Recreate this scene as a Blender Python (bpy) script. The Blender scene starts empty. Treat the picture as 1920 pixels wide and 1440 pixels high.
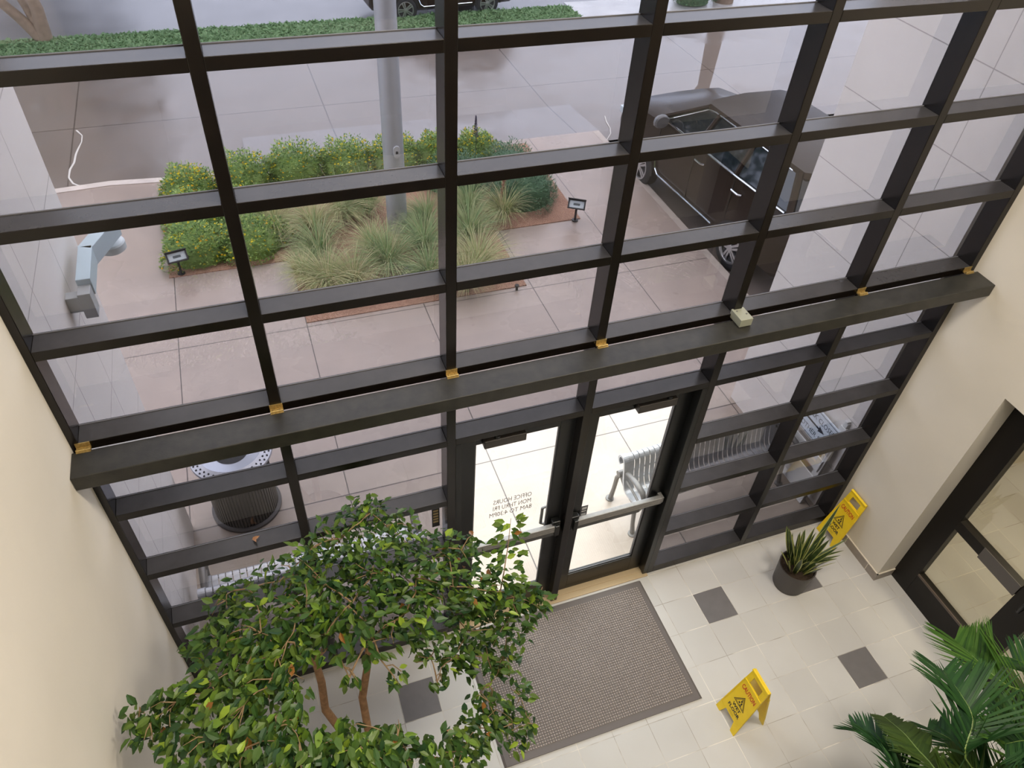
import bpy, bmesh, math, random
from mathutils import Vector, Matrix, Euler
import numpy as np
rnd = random.Random(7)
S = bpy.context.scene
C = S.collection
PI = math.pi

# ------------------------------------------------------------------ camera, sky, lamps, exposure
CAM = Vector((1.1446, -3.1932, 6.3739))
RX = Vector((0.94084112, -0.3342456, 0.05565843))      # camera right
RY = Vector((-0.19618195, -0.67124537, -0.71480228))   # camera down
RZ = Vector((0.27627998, 0.6615962, -0.6971082))       # camera forward
FPX = 1418.09
cd = bpy.data.cameras.new('camera'); cam = bpy.data.objects.new('camera', cd); C.objects.link(cam)
M = Matrix.Identity(4)
for i in range(3):
    M[i][0] = RX[i]; M[i][1] = -RY[i]; M[i][2] = -RZ[i]; M[i][3] = CAM[i]
cam.matrix_world = M
cd.sensor_width = 36; cd.lens = 36 * FPX / 1920; cd.clip_end = 300; cd.clip_start = 0.05
S.camera = cam
S.view_settings.view_transform = 'Standard'; S.view_settings.look = 'None'
S.view_settings.gamma = 1; S.view_settings.use_curve_mapping = False
S.view_settings.exposure = 0.0
S.cycles.max_bounces = 12; S.cycles.transparent_max_bounces = 24
S.cycles.diffuse_bounces = 5; S.cycles.glossy_bounces = 5
S.cycles.caustics_reflective = False; S.cycles.caustics_refractive = False
S.cycles.sample_clamp_indirect = 6
try:
    S.cycles.use_denoising = True
except Exception: pass

SKY = 6.0
w = bpy.data.worlds.new('overcast_sky'); S.world = w; w.use_nodes = True
nt = w.node_tree; nt.nodes.clear()
o = nt.nodes.new('ShaderNodeOutputWorld'); bg = nt.nodes.new('ShaderNodeBackground')
tc = nt.nodes.new('ShaderNodeTexCoord'); sx = nt.nodes.new('ShaderNodeSeparateXYZ')
mr = nt.nodes.new('ShaderNodeMapRange'); cr = nt.nodes.new('ShaderNodeValToRGB')
nt.links.new(tc.outputs['Generated'], sx.inputs[0]); nt.links.new(sx.outputs['Z'], cr.inputs[0])
cr.color_ramp.elements[0].color = (0.74, 0.88, 1.12, 1); cr.color_ramp.elements[1].color = (1.0, 0.99, 0.97, 1)
nt.links.new(cr.outputs[0], bg.inputs[0]); bg.inputs[1].default_value = SKY
nt.links.new(bg.outputs[0], o.inputs[0])

def area_lamp(name, loc, size, power, color, aim=None):
    l = bpy.data.lights.new(name, 'AREA'); l.shape = 'RECTANGLE'; l.size = size[0]; l.size_y = size[1]
    l.energy = power; l.color = color
    ob = bpy.data.objects.new(name, l); C.objects.link(ob); ob.location = loc
    if aim is not None:
        ob.rotation_euler = (Vector(aim) - Vector(loc)).to_track_quat('-Z', 'Y').to_euler()
    return ob
WARM = (1.0, 0.91, 0.79)
area_lamp('lobby_ceiling_lamp', (2.0, -2.3, 8.45), (1.2, 1.2), 185, WARM)
area_lamp('lobby_ceiling_lamp', (4.9, -2.4, 8.45), (1.0, 1.0), 235, WARM)
area_lamp('lobby_ceiling_lamp', (3.1, -6.5, 8.45), (1.2, 1.2), 120, WARM)
area_lamp('corridor_ceiling_lamp', (7.9, -1.8, 2.9), (0.8, 1.6), 55, (1.0, 0.84, 0.62))

def px(u, v, ax, val):
    """the point of the place seen at photograph pixel (u, v) on the plane axis = val"""
    d = RX * ((u - 960) / FPX) + RY * ((v - 720) / FPX) + RZ
    k = 'xyz'.index(ax); t = (val - CAM[k]) / d[k]
    return CAM + d * t

# ------------------------------------------------------------------ materials
MATS = {}
def nodes(name):
    m = bpy.data.materials.new(name); m.use_nodes = True
    t = m.node_tree; b = t.nodes['Principled BSDF']
    return m, t, b
def mix(t, fac, a, b, mode='MIX'):
    n = t.nodes.new('ShaderNodeMix'); n.data_type = 'RGBA'; n.blend_type = mode
    for sock, val in ((n.inputs[0], fac), (n.inputs[6], a), (n.inputs[7], b)):
        if hasattr(val, 'links') or isinstance(val, bpy.types.NodeSocket): t.links.new(val, sock)
        elif isinstance(val, (int, float)): sock.default_value = val
        else: sock.default_value = (*val, 1)
    return n.outputs[2]
def math_(t, op, a, b=None, c=None):
    n = t.nodes.new('ShaderNodeMath'); n.operation = op
    for i, v in enumerate((a, b, c)):
        if v is None: continue
        if isinstance(v, bpy.types.NodeSocket): t.links.new(v, n.inputs[i])
        else: n.inputs[i].default_value = v
    return n.outputs[0]
def noise(t, scale, detail=4, rough=.55, co='Object', stretch=None):
    tcn = t.nodes.new('ShaderNodeTexCoord'); n = t.nodes.new('ShaderNodeTexNoise')
    n.inputs['Scale'].default_value = scale; n.inputs['Detail'].default_value = detail; n.inputs['Roughness'].default_value = rough
    src = tcn.outputs[co]
    if stretch:
        mp = t.nodes.new('ShaderNodeMapping'); mp.inputs['Scale'].default_value = stretch
        t.links.new(src, mp.inputs[0]); src = mp.outputs[0]
    t.links.new(src, n.inputs['Vector'])
    return n.outputs['Fac']
def ramp(t, src, lo, hi, a=0.0, b=1.0):
    n = t.nodes.new('ShaderNodeMapRange'); n.clamp = True
    t.links.new(src, n.inputs[0]); n.inputs[1].default_value = lo; n.inputs[2].default_value = hi
    n.inputs[3].default_value = a; n.inputs[4].default_value = b
    return n.outputs[0]
def bump(t, b, src, strength, dist=0.01):
    n = t.nodes.new('ShaderNodeBump'); n.inputs['Strength'].default_value = strength; n.inputs['Distance'].default_value = dist
    t.links.new(src, n.inputs['Height']); t.links.new(n.outputs[0], b.inputs['Normal'])
def mat(name, col, rough=.5, metal=0, spec=.5, var=0, vscale=8, bumps=0, bscale=40, coat=0, alpha=None):
    if name in MATS: return MATS[name]
    m, t, b = nodes(name)
    b.inputs['Base Color'].default_value = (*col, 1); b.inputs['Roughness'].default_value = rough
    b.inputs['Metallic'].default_value = metal; b.inputs['Specular IOR Level'].default_value = spec
    b.inputs['Coat Weight'].default_value = coat
    if var:
        f = noise(t, vscale)
        t.links.new(mix(t, ramp(t, f, .3, .7), tuple(c * (1 - var) for c in col), tuple(min(1, c * (1 + var)) for c in col)), b.inputs['Base Color'])
    if bumps: bump(t, b, noise(t, bscale), bumps)
    MATS[name] = m
    return m
def leaf_mat(name, cols, rough=.4, spec=.5, trans=.25):
    """leaves of several greens, one per leaf"""
    m, t, b = nodes(name)
    g = t.nodes.new('ShaderNodeNewGeometry'); r = t.nodes.new('ShaderNodeValToRGB')
    t.links.new(g.outputs['Random Per Island'], r.inputs[0])
    e = r.color_ramp.elements; r.color_ramp.interpolation = 'CONSTANT'
    pos = 0
    for i, (wgt, c) in enumerate(cols):
        if i < 2: el = e[i]; el.position = pos
        else: el = e.new(pos)
        el.color = (*c, 1); pos += wgt
    t.links.new(r.outputs[0], b.inputs['Base Color'])
    b.inputs['Roughness'].default_value = rough; b.inputs['Specular IOR Level'].default_value = spec
    if trans:
        tr = t.nodes.new('ShaderNodeBsdfTranslucent'); t.links.new(r.outputs[0], tr.inputs[0])
        mx = t.nodes.new('ShaderNodeMixShader'); mx.inputs[0].default_value = trans
        t.links.new(b.outputs[0], mx.inputs[1]); t.links.new(tr.outputs[0], mx.inputs[2])
        t.links.new(mx.outputs[0], t.nodes['Material Output'].inputs[0])
    return m
def glass_mat(name, tint, base=.05, edge=.75, rough=0.0, dif=None):
    m = bpy.data.materials.new(name); m.use_nodes = True; t = m.node_tree
    t.nodes.remove(t.nodes['Principled BSDF'])
    tr = t.nodes.new('ShaderNodeBsdfTransparent'); tr.inputs[0].default_value = (*tint, 1)
    gl = t.nodes.new('ShaderNodeBsdfGlossy'); gl.inputs['Roughness'].default_value = rough; gl.inputs[0].default_value = (1, 1, 1, 1)
    lw = t.nodes.new('ShaderNodeLayerWeight'); lw.inputs[0].default_value = .5
    f = math_(t, 'MULTIPLY_ADD', math_(t, 'POWER', lw.outputs['Facing'], 4.0), edge, base)
    mx = t.nodes.new('ShaderNodeMixShader'); t.links.new(f, mx.inputs[0])
    t.links.new(tr.outputs[0], mx.inputs[1]); t.links.new(gl.outputs[0], mx.inputs[2])
    out = mx.outputs[0]
    if dif:
        d = t.nodes.new('ShaderNodeBsdfTranslucent'); d.inputs[0].default_value = (*dif, 1)
        m2 = t.nodes.new('ShaderNodeMixShader'); m2.inputs[0].default_value = .35
        t.links.new(out, m2.inputs[1]); t.links.new(d.outputs[0], m2.inputs[2]); out = m2.outputs[0]
    t.links.new(out, t.nodes['Material Output'].inputs[0])
    return m
def line_mask(t, coord, at, wid):
    """1 where coord lies within wid of one of the listed values"""
    out = None
    for a in at:
        d = math_(t, 'ABSOLUTE', math_(t, 'SUBTRACT', coord, a))
        k = math_(t, 'LESS_THAN', d, wid)
        out = k if out is None else math_(t, 'MAXIMUM', out, k)
    return out
def object_xyz(t):
    tcn = t.nodes.new('ShaderNodeTexCoord'); s = t.nodes.new('ShaderNodeSeparateXYZ')
    t.links.new(tcn.outputs['Object'], s.inputs[0])
    return s.outputs

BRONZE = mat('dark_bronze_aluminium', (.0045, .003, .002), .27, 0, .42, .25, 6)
def dust_and_sheen(m, top_tone):  # upward faces get a paler colour: dust plus painted sky sheen
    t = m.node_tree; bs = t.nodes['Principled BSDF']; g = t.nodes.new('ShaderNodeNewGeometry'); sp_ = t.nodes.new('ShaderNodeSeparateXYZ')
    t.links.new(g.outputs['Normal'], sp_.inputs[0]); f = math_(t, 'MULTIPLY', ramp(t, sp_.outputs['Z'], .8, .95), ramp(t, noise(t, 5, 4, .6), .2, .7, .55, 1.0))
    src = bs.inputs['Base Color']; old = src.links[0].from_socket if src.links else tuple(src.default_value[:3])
    t.links.new(mix(t, f, old, top_tone), src)
dust_and_sheen(BRONZE, (.036, .034, .034))
BLACKFR = mat('black_aluminium', (.005, .0055, .0055), .30, 0, .40)
BEAD = mat('glazing_bead', (.12, .12, .13), .4)
TINT = glass_mat('tinted_glass', (.56, .547, .56), .05, .8)
CLEAR = glass_mat('clear_glass', (.97, .98, .97), .025, .5)
FROST = glass_mat('corridor_glass', (.86, .87, .84), .05, .6)
WALLI = mat('beige_painted_plaster', (.70, .655, .57), .75, 0, .3, .04, 1.2, .05, 60)
GRAYTILE = mat('grey_base_tile', (.30, .26, .22), .45, 0, .5, .1, 12)
CAULK = mat('pale_grout', (.68, .62, .52), .7)
BRASS = mat('brass', (.42, .30, .11), .42, .7, .5, .3, 90)
BEAMM = mat('worn_black_paint', (.020, .019, .015), .42, 0, .5, .35, 14, .06, 90)
STEEL = mat('brushed_aluminium', (.20, .195, .185), .48, .4, .5, .12, 30)
CASTAL = mat('silver_cast_metal', (.52, .53, .55), .38, .6, .5, .08, 20)
LEGM = mat('dark_cast_metal', (.16, .15, .14), .42, .4, .5)
YELLOW = mat('yellow_plastic', (.80, .56, .012), .42, 0, .5, .05, 10)
RED = mat('red_print', (.52, .02, .012), .5)
INK = mat('black_print', (.02, .018, .015), .5)
BROWNINK = mat('dark_brown_print', (.10, .075, .05), .6)
POTM = mat('dark_grey_brown_plastic', (.050, .042, .038), .48)
SOIL = mat('potting_soil', (.035, .024, .016), .9, 0, .2, .4, 60, .5, 80)
BARK = mat('tan_bark', (.30, .17, .085), .75, 0, .3, .3, 25, .3, 60)
WHITEP = mat('white_plastic', (.78, .78, .76), .45, 0, .5, .04, 8)
SIGNW = mat('white_reflective_sheet', (.74, .82, .90), .4)
CARP = mat('dark_brown_metallic_paint', (.030, .021, .016), .25, .0, .12)
CARG = mat('black_vehicle_glass', (.012, .016, .020), .04, 0, .8)
CHROME = mat('chrome', (.85, .87, .9), .08, 1)
ALLOY = mat('alloy_wheel', (.55, .55, .56), .3, .9)
RUBBER = mat('tyre_rubber', (.018, .018, .02), .7)
GALV = mat('galvanised_steel_pole', (.40, .41, .43), .45, .35, .5, .06, 3)
LAMPBLUE = mat('pale_blue_grey_enamel', (.50, .62, .68), .4, 0, .5)
FLOODB = mat('bronze_floodlight_metal', (.035, .034, .036), .45, .3)
LENS = mat('frosted_lens', (.55, .62, .66), .25, 0, .6)
BINM = mat('dark_grey_bin_metal', (.045, .040, .040), .42, .3, .5)
BINTOP = mat('spun_metal_bin_lid', (.42, .43, .48), .34, .5, .5)
STICK = mat('black_sticker', (.015, .014, .013), .5)
TAN = mat('tan_print', (.45, .33, .16), .6)
STONE = mat('grey_flat_stone', (.22, .22, .25), .55, 0, .5, .2, 9, .2, 30)

def floor_material():
    m, t, b = nodes('beige_floor_tiles')
    x, y, z = object_xyz(t)[:3]
    P = .3195
    fx = math_(t, 'FRACT', math_(t, 'DIVIDE', math_(t, 'SUBTRACT', x, 4.362 - P * 30), P))
    fy = math_(t, 'FRACT', math_(t, 'DIVIDE', math_(t, 'SUBTRACT', y, -.343 - P * 40), P))
    gx = math_(t, 'ABSOLUTE', math_(t, 'SUBTRACT', fx, .5)); gy = math_(t, 'ABSOLUTE', math_(t, 'SUBTRACT', fy, .5))
    g = math_(t, 'GREATER_THAN', math_(t, 'MAXIMUM', gx, gy), .5 - .0085)
    # one shade per tile
    ix = math_(t, 'FLOOR', math_(t, 'DIVIDE', math_(t, 'SUBTRACT', x, 4.362 - P * 30), P))
    iy = math_(t, 'FLOOR', math_(t, 'DIVIDE', math_(t, 'SUBTRACT', y, -.343 - P * 40), P))
    wn = t.nodes.new('ShaderNodeTexWhiteNoise'); cb = t.nodes.new('ShaderNodeCombineXYZ')
    t.links.new(ix, cb.inputs[0]); t.links.new(iy, cb.inputs[1]); t.links.new(cb.outputs[0], wn.inputs[0])
    tile = mix(t, wn.outputs['Value'], (.52, .515, .50), (.57, .565, .55))
    tile = mix(t, ramp(t, noise(t, 2.0), .35, .7, 0, .35), tile, (.475, .46, .435))
    gn = ramp(t, noise(t, 2.6), .40, .60)
    gc = mix(t, gn, (.78, .74, .66), (.30, .27, .23))
    gc = mix(t, ramp(t, noise(t, 1.7, co='Object', stretch=(1.3, .9, 1)), .35, .75, 0, .6), gc, tile)
    t.links.new(mix(t, g, tile, gc), b.inputs['Base Color'])
    t.links.new(mix(t, g, (.30, .30, .30), (.7, .7, .7)), b.inputs['Roughness'])
    b.inputs['Specular IOR Level'].default_value = .45
    inv = math_(t, 'SUBTRACT', 1.0, g); bump(t, b, inv, .35, .002)
    return m
FLOORM = floor_material()
DARKTILE = mat('dark_grey_tile', (.155, .148, .15), .35, 0, .45, .06, 10)

def paving_material(name, xs, ys, jw=.006, dry=None, wet=.5, cols=((.36, .295, .26), (.31, .24, .205), (.25, .22, .205))):
    m, t, b = nodes(name)
    x, y, z = object_xyz(t)[:3]
    j = math_(t, 'MAXIMUM', line_mask(t, x, xs, jw), line_mask(t, y, ys, jw))
    n1 = ramp(t, noise(t, .55, 5, .6), .32, .68); n2 = ramp(t, noise(t, 2.2, 5, .65), .3, .75)
    c1 = mix(t, n1, cols[0], cols[1])
    c1 = mix(t, math_(t, 'MULTIPLY', n2, .45), c1, cols[2])
    if dry is not None:      # paler colour near the doors stands in for stronger daylight there
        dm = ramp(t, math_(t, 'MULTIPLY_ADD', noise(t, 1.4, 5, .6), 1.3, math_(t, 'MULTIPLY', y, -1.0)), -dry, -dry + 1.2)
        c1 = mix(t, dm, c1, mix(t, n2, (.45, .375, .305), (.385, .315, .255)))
    sp = ramp(t, noise(t, 45, 3, .6), .60, .72); c1 = mix(t, math_(t, 'MULTIPLY', sp, .25), c1, (.18, .15, .13))
    t.links.new(mix(t, j, c1, (.07, .055, .05)), b.inputs['Base Color'])
    pud = ramp(t, noise(t, .8, 4, .6), .42, .62)
    if wet > .8:      # standing water on the right of the driveway
        n3 = noise(t, .55, 5, .65)
        e = math_(t, 'ADD', math_(t, 'POWER', math_(t, 'DIVIDE', math_(t, 'SUBTRACT', x, 10.6), 3.6), 2.0), math_(t, 'POWER', math_(t, 'DIVIDE', math_(t, 'SUBTRACT', y, 11.4), 1.7), 2.0))
        lake = ramp(t, math_(t, 'SUBTRACT', math_(t, 'MULTIPLY', n3, 3.2), e), .55, .75)
        pud = math_(t, 'MAXIMUM', math_(t, 'MULTIPLY', pud, .75), lake)
        t.links.new(ramp(t, lake, 0, 1, .75, 1.0), b.inputs['Specular IOR Level'])
    t.links.new(ramp(t, pud, 0, 1, .36 if wet < .8 else .26, .36 - wet * .37), b.inputs['Roughness'])
    if wet <= .8: b.inputs['Specular IOR Level'].default_value = .55
    bump(t, b, math_(t, 'MULTIPLY', noise(t, 30, 5, .7), math_(t, 'SUBTRACT', 1.0, pud)), .10, .004)
    return m
PLAZAM = paving_material('damp_pinkish_concrete', (-.05, 1.5, 3.045, 4.595, 6.1), (1.785, 4.58), dry=1.6, wet=.45)  # dry: reach of the daylight painted into the paving by the doors
DRIVEM = paving_material('wet_driveway_concrete', (-1.55, 2.8, 7.05, 11.3, -5.9), (11.2, 13.9), .012, wet=.9, cols=((.17, .14, .125), (.145, .115, .10), (.14, .13, .125)))
STREETM = mat('wet_asphalt', (.13, .13, .145), .22, 0, .6, .2, 1.3, .06, 50)
CURBM = mat('pale_kerb_concrete', (.52, .46, .42), .5, 0, .5, .12, 4)

def panel_wall(name, ys, zs):
    m, t, b = nodes(name)
    x, y, z = object_xyz(t)[:3]
    j = math_(t, 'MAXIMUM', line_mask(t, y, ys, .004), line_mask(t, z, zs, .004))
    c = mix(t, ramp(t, noise(t, .9), .35, .7), (.86, .81, .76), (.80, .75, .70))
    t.links.new(mix(t, j, c, (.42, .39, .37)), b.inputs['Base Color']); b.inputs['Roughness'].default_value = .6
    return m
ZJ = [.58 + .648 * k for k in range(11)]
WINGM = panel_wall('pale_stone_panels', (.6, 1.24), ZJ)
WINGR = panel_wall('pale_stone_panels_right', (.62,), ZJ)
MULCH = None
def mulch_material():
    m, t, b = nodes('red_brown_gravel_mulch')
    v = t.nodes.new('ShaderNodeTexVoronoi'); v.inputs['Scale'].default_value = 55
    tcn = t.nodes.new('ShaderNodeTexCoord'); t.links.new(tcn.outputs['Object'], v.inputs['Vector'])
    c = mix(t, ramp(t, noise(t, 3), .3, .7), (.27, .135, .088), (.35, .19, .13))
    sc_ = t.nodes.new('ShaderNodeSeparateColor'); t.links.new(v.outputs['Color'], sc_.inputs[0])
    c = mix(t, ramp(t, sc_.outputs[0], .2, .8, 0, .5), c, (.46, .29, .21))
    t.links.new(c, b.inputs['Base Color']); b.inputs['Roughness'].default_value = .8
    bump(t, b, v.outputs['Distance'], .8, .02)
    return m
MULCH = mulch_material()

# ------------------------------------------------------------------ mesh helpers
class MB:
    def __init__(s): s.v = []; s.f = []; s.m = []
    def add(s, vs, fs, k=0, xf=None):
        n = len(s.v)
        for p in vs:
            p = Vector(p)
            s.v.append(xf @ p if xf is not None else p)
        for f in fs: s.f.append([n + i for i in f]); s.m.append(k)
    def box(s, x0, x1, y0, y1, z0, z1, k=0, xf=None):
        vs = [(x, y, z) for z in (z0, z1) for y in (y0, y1) for x in (x0, x1)]
        s.add(vs, [(0, 2, 3, 1), (4, 5, 7, 6), (0, 1, 5, 4), (1, 3, 7, 5), (3, 2, 6, 7), (2, 0, 4, 6)], k, xf)
        return s
    def prism(s, poly, d0, d1, k=0, xf=None):
        """polygon in the local XY plane, extruded along local Z"""
        n = len(poly); vs = [(p[0], p[1], d0) for p in poly] + [(p[0], p[1], d1) for p in poly]
        fs = [list(range(n))[::-1], list(range(n, 2 * n))] + [(i, (i + 1) % n, n + (i + 1) % n, n + i) for i in range(n)]
        s.add(vs, fs, k, xf); return s
    def tube(s, pts, r, n=8, k=0, xf=None, cap=True):
        pts = [Vector(p) for p in pts]
        if not isinstance(r, (list, tuple)): r = [r] * len(pts)
        base = len(s.v); up = Vector((0, 0, 1)); prev = None
        for i, p in enumerate(pts):
            d = (pts[min(i + 1, len(pts) - 1)] - pts[max(i - 1, 0)]).normalized()
            if prev is None:
                a = d.cross(up) if abs(d.z) < .95 else d.cross(Vector((1, 0, 0)))
            else: a = prev - d * prev.dot(d)
            a.normalize(); prev = a; b = d.cross(a)
            for q in range(n):
                an = 2 * PI * q / n; w_ = p + (a * math.cos(an) + b * math.sin(an)) * r[i]
                s.v.append(xf @ w_ if xf is not None else w_)
        for i in range(len(pts) - 1):
            for q in range(n):
                s.f.append([base + i * n + q, base + i * n + (q + 1) % n, base + (i + 1) * n + (q + 1) % n, base + (i + 1) * n + q]); s.m.append(k)
        if cap:
            s.f.append([base + q for q in range(n)][::-1]); s.m.append(k)
            e = base + (len(pts) - 1) * n; s.f.append([e + q for q in range(n)]); s.m.append(k)
        return s
    def lathe(s, prof, n=32, c=(0, 0, 0), k=0, xf=None, close=False):
        base = len(s.v)
        for r, z in prof:
            for q in range(n):
                a = 2 * PI * q / n; p = Vector((c[0] + r * math.cos(a), c[1] + r * math.sin(a), c[2] + z))
                s.v.append(xf @ p if xf is not None else p)
        for i in range(len(prof) - 1):
            for q in range(n):
                s.f.append([base + i * n + q, base + i * n + (q + 1) % n, base + (i + 1) * n + (q + 1) % n, base + (i + 1) * n + q]); s.m.append(k)
        if close:
            s.f.append([base + q for q in range(n)][::-1]); s.m.append(k)
            e = base + (len(prof) - 1) * n; s.f.append([e + q for q in range(n)]); s.m.append(k)
        return s
    def strip(s, pts, half, thick, k=0, xf=None):
        """a flat bar that follows pts (in a local XZ plane), half-width along Y"""
        n = len(pts); vs = []
        for i, (x, z) in enumerate(pts):
            a = pts[max(i - 1, 0)]; b = pts[min(i + 1, n - 1)]
            d = Vector((b[0] - a[0], b[1] - a[1])).normalized(); nx, nz = -d.y, d.x
            for sgn in (1, -1):
                for y in (half[0], half[1]):
                    vs.append((x + nx * thick / 2 * sgn, y, z + nz * thick / 2 * sgn))
        fs = []
        for i in range(n - 1):
            a = 4 * i; b = a + 4
            fs += [(a, a + 1, b + 1, b), (a + 3, a + 2, b + 2, b + 3), (a + 2, a, b, b + 2), (a + 1, a + 3, b + 3, b + 1)]
        fs += [(0, 2, 3, 1), (4 * n - 4, 4 * n - 3, 4 * n - 1, 4 * n - 2)]
        s.add(vs, fs, k, xf); return s
    def build(s, name, mats, parent=None, smooth=False, bevel=0, world=True, seg=2):
        me = bpy.data.meshes.new(name)
        off = Vector((0, 0, 0))
        if parent is not None and world:
            q = parent
            while q is not None: off += q.location; q = q.parent
        me.from_pydata([tuple(p - off) for p in s.v], [], s.f)
        if not isinstance(mats, (list, tuple)): mats = [mats]
        for m in mats: me.materials.append(m)
        if len(mats) > 1: me.polygons.foreach_set('material_index', s.m)
        if smooth: me.polygons.foreach_set('use_smooth', [True] * len(me.polygons))
        me.validate(); me.update()
        ob = bpy.data.objects.new(name, me); C.objects.link(ob)
        if parent is not None: ob.parent = parent
        if bevel:
            md = ob.modifiers.new('bevel', 'BEVEL'); md.width = bevel; md.segments = seg; md.limit_method = 'ANGLE'; md.angle_limit = .6
        if smooth:
            try:
                me.set_sharp_from_angle(angle=.7)
            except Exception: pass
        return ob
def tag(o, label, cat=None, group=None, kind=None):
    o['label'] = label
    if cat: o['category'] = cat
    if group: o['group'] = group
    if kind: o['kind'] = kind
    return o
def thing(name, label, cat, loc=(0, 0, 0), rz=0, group=None):
    o = bpy.data.objects.new(name, None); C.objects.link(o); o.empty_display_size = .1
    o.location = loc; o.rotation_euler = (0, 0, rz)
    return tag(o, label, cat, group)
def copy_tree(o, parent=None):
    c = o.copy(); C.objects.link(c)
    if parent is not None: c.parent = parent
    for ch in list(o.children): copy_tree(ch, c)
    return c
def struct(o, label):
    o['kind'] = 'structure'; o['label'] = label; return o
def text_shape(body, size, bold=0.0, align='LEFT'):
    cu = bpy.data.curves.new('lettering', 'FONT'); cu.body = body; cu.size = size; cu.align_x = align
    cu.offset = bold; cu.resolution_u = 2; cu.fill_mode = 'FRONT'
    ob = bpy.data.objects.new('lettering', cu); C.objects.link(ob)
    bpy.context.view_layer.update()
    me = bpy.data.meshes.new_from_object(ob.evaluated_get(bpy.context.evaluated_depsgraph_get()))
    vs = [tuple(v.co) for v in me.vertices]; fs = [tuple(p.vertices) for p in me.polygons]
    bpy.data.objects.remove(ob); bpy.data.curves.remove(cu); bpy.data.meshes.remove(me)
    return vs, fs
def fit_text(mb, body, u0, u1, v0, v1, frame, k=0, bold=0.0, lift=.0015):
    """lettering stretched to fill u0..u1, v0..v1 of a flat face; frame maps (u, v, height) to a point"""
    vs, fs = text_shape(body, 1.0, bold)
    a = min(p[0] for p in vs); b = max(p[0] for p in vs); c = min(p[1] for p in vs); d = max(p[1] for p in vs)
    out = [frame(u0 + (p[0] - a) / (b - a) * (u1 - u0), v0 + (p[1] - c) / (d - c) * (v1 - v0), lift) for p in vs]
    mb.add(out, fs, k)

# ------------------------------------------------------------------ the room shell
XL, XR = -.01, 6.18       # left and right wall faces
CEIL, BACK = 8.6, -10.0
b = MB(); b.box(XL - .3, 9.3, BACK, .14, -.12, 0); struct(b.build('floor', FLOORM), 'beige tiled lobby floor')
for i, (x, y) in enumerate(((4.362, -.343), (5.32, -1.30), (5.32, -.343), (1.487, -.343))):
    P = .3195; b = MB(); b.box(x + .004, x + P - .004, y - P + .004, y - .004, -.01, .0012)
    tag(b.build('floor_tile', DARKTILE), ('dark grey floor tile beside the right corner of the entrance mat', 'dark grey floor tile out in the open near the side door',
        'dark grey floor tile under the potted snake plant', 'dark grey floor tile seen through the gap in the tree leaves')[i], 'floor tile')
b = MB(); b.box(XL - .3, XL, BACK, .14, 0, CEIL); struct(b.build('wall_left', WALLI), 'plain beige wall on the left of the lobby')
b = MB(); b.box(XR, 6.44, -.745, .14, 0, CEIL); b.box(XR, 6.44, BACK, -.745, 2.54, CEIL); b.box(XR, 6.44, BACK, -3.3, 0, 2.54)
struct(b.build('wall_right', WALLI), 'beige wall on the right with the side door recess')
b = MB(); b.box(XL - .3, 6.5, BACK - .2, BACK, 0, CEIL); struct(b.build('wall_back', WALLI), 'beige wall behind the viewer')
b = MB(); b.box(XL - .3, 6.5, BACK - .2, .2, CEIL, CEIL + .2); struct(b.build('ceiling', mat('white_ceiling', (.75, .73, .68), .8)), 'white lobby ceiling')
b = MB(); b.box(XL - .3, 6.5, 0, .2, 7.76, CEIL); struct(b.build('wall_front', WALLI), 'wall strip above the glazing')
b = MB(); b.box(XL, XR, BACK, -3.5, 4.50, 4.85); struct(b.build('floor_upper', WALLI), 'edge of the upper floor the lobby is seen from')
# corridor behind the side door
b = MB(); b.box(9.1, 9.3, BACK, 0.14, 0, 3.0); b.box(6.44, 9.3, .0, .14, 0, 3.0); b.box(6.44, 9.3, BACK, BACK + .2, 0, 3.0); b.box(6.44, 9.3, BACK, .14, 3.0, 3.1)
struct(b.build('wall_corridor', WALLI), 'beige corridor walls behind the side door glass')
# tile skirting on the right wall
b = MB(); b.box(XR - .012, XR, -.745, -.001, 0, .10); b.box(XR - .012, 6.40, -.757, -.745, 0, .10)
sk = struct(b.build('baseboard_right', GRAYTILE), 'grey tile skirting at the foot of the right wall')
b = MB(); b.box(XR - .014, XR - .001, -.759, -.001, .10, .108); b.box(XR - .014, 6.40, -.759, -.746, .10, .108)
for yy in (-.30, -.62): b.box(XR - .0135, XR - .011, yy - .003, yy + .003, 0, .10)
b.build('grout_edge', CAULK, sk)

# ------------------------------------------------------------------ curtain wall
XS = [0.0, 1.0456, 2.0766, 3.0700, 4.0766, 5.1163, 6.1506]
MW = .0308; HH = .0583; DEP = .141
UP = [3.2421, 3.8832, 4.5241, 5.1692, 5.8137, 6.4575, 7.1015, 7.7455]
LO = [2.5962, 1.9473, 1.3101, .6698, .10]
ORD = ['far left', 'second', 'third', 'middle', 'fifth', 'sixth', 'far right']
for i, x in enumerate(XS):
    b = MB(); b.box(x - MW if i else XL, x + MW if i < 6 else XR, 0, .15, 0, 7.76)
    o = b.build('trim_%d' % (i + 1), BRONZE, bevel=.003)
    struct(o, ['dark bronze mullion against the left wall', 'dark bronze mullion, first one clear of the left wall', 'dark bronze mullion on the left side of the double doors',
        'dark bronze mullion between the two doors', 'dark bronze mullion on the right side of the double doors', 'dark bronze mullion, second from the right wall',
        'dark bronze mullion against the right wall'][i])
BAY = ['far left bay', 'second bay from the left', 'bay above the left door', 'bay above the right door', 'second bay from the right', 'far right bay']
wn = 0
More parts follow.
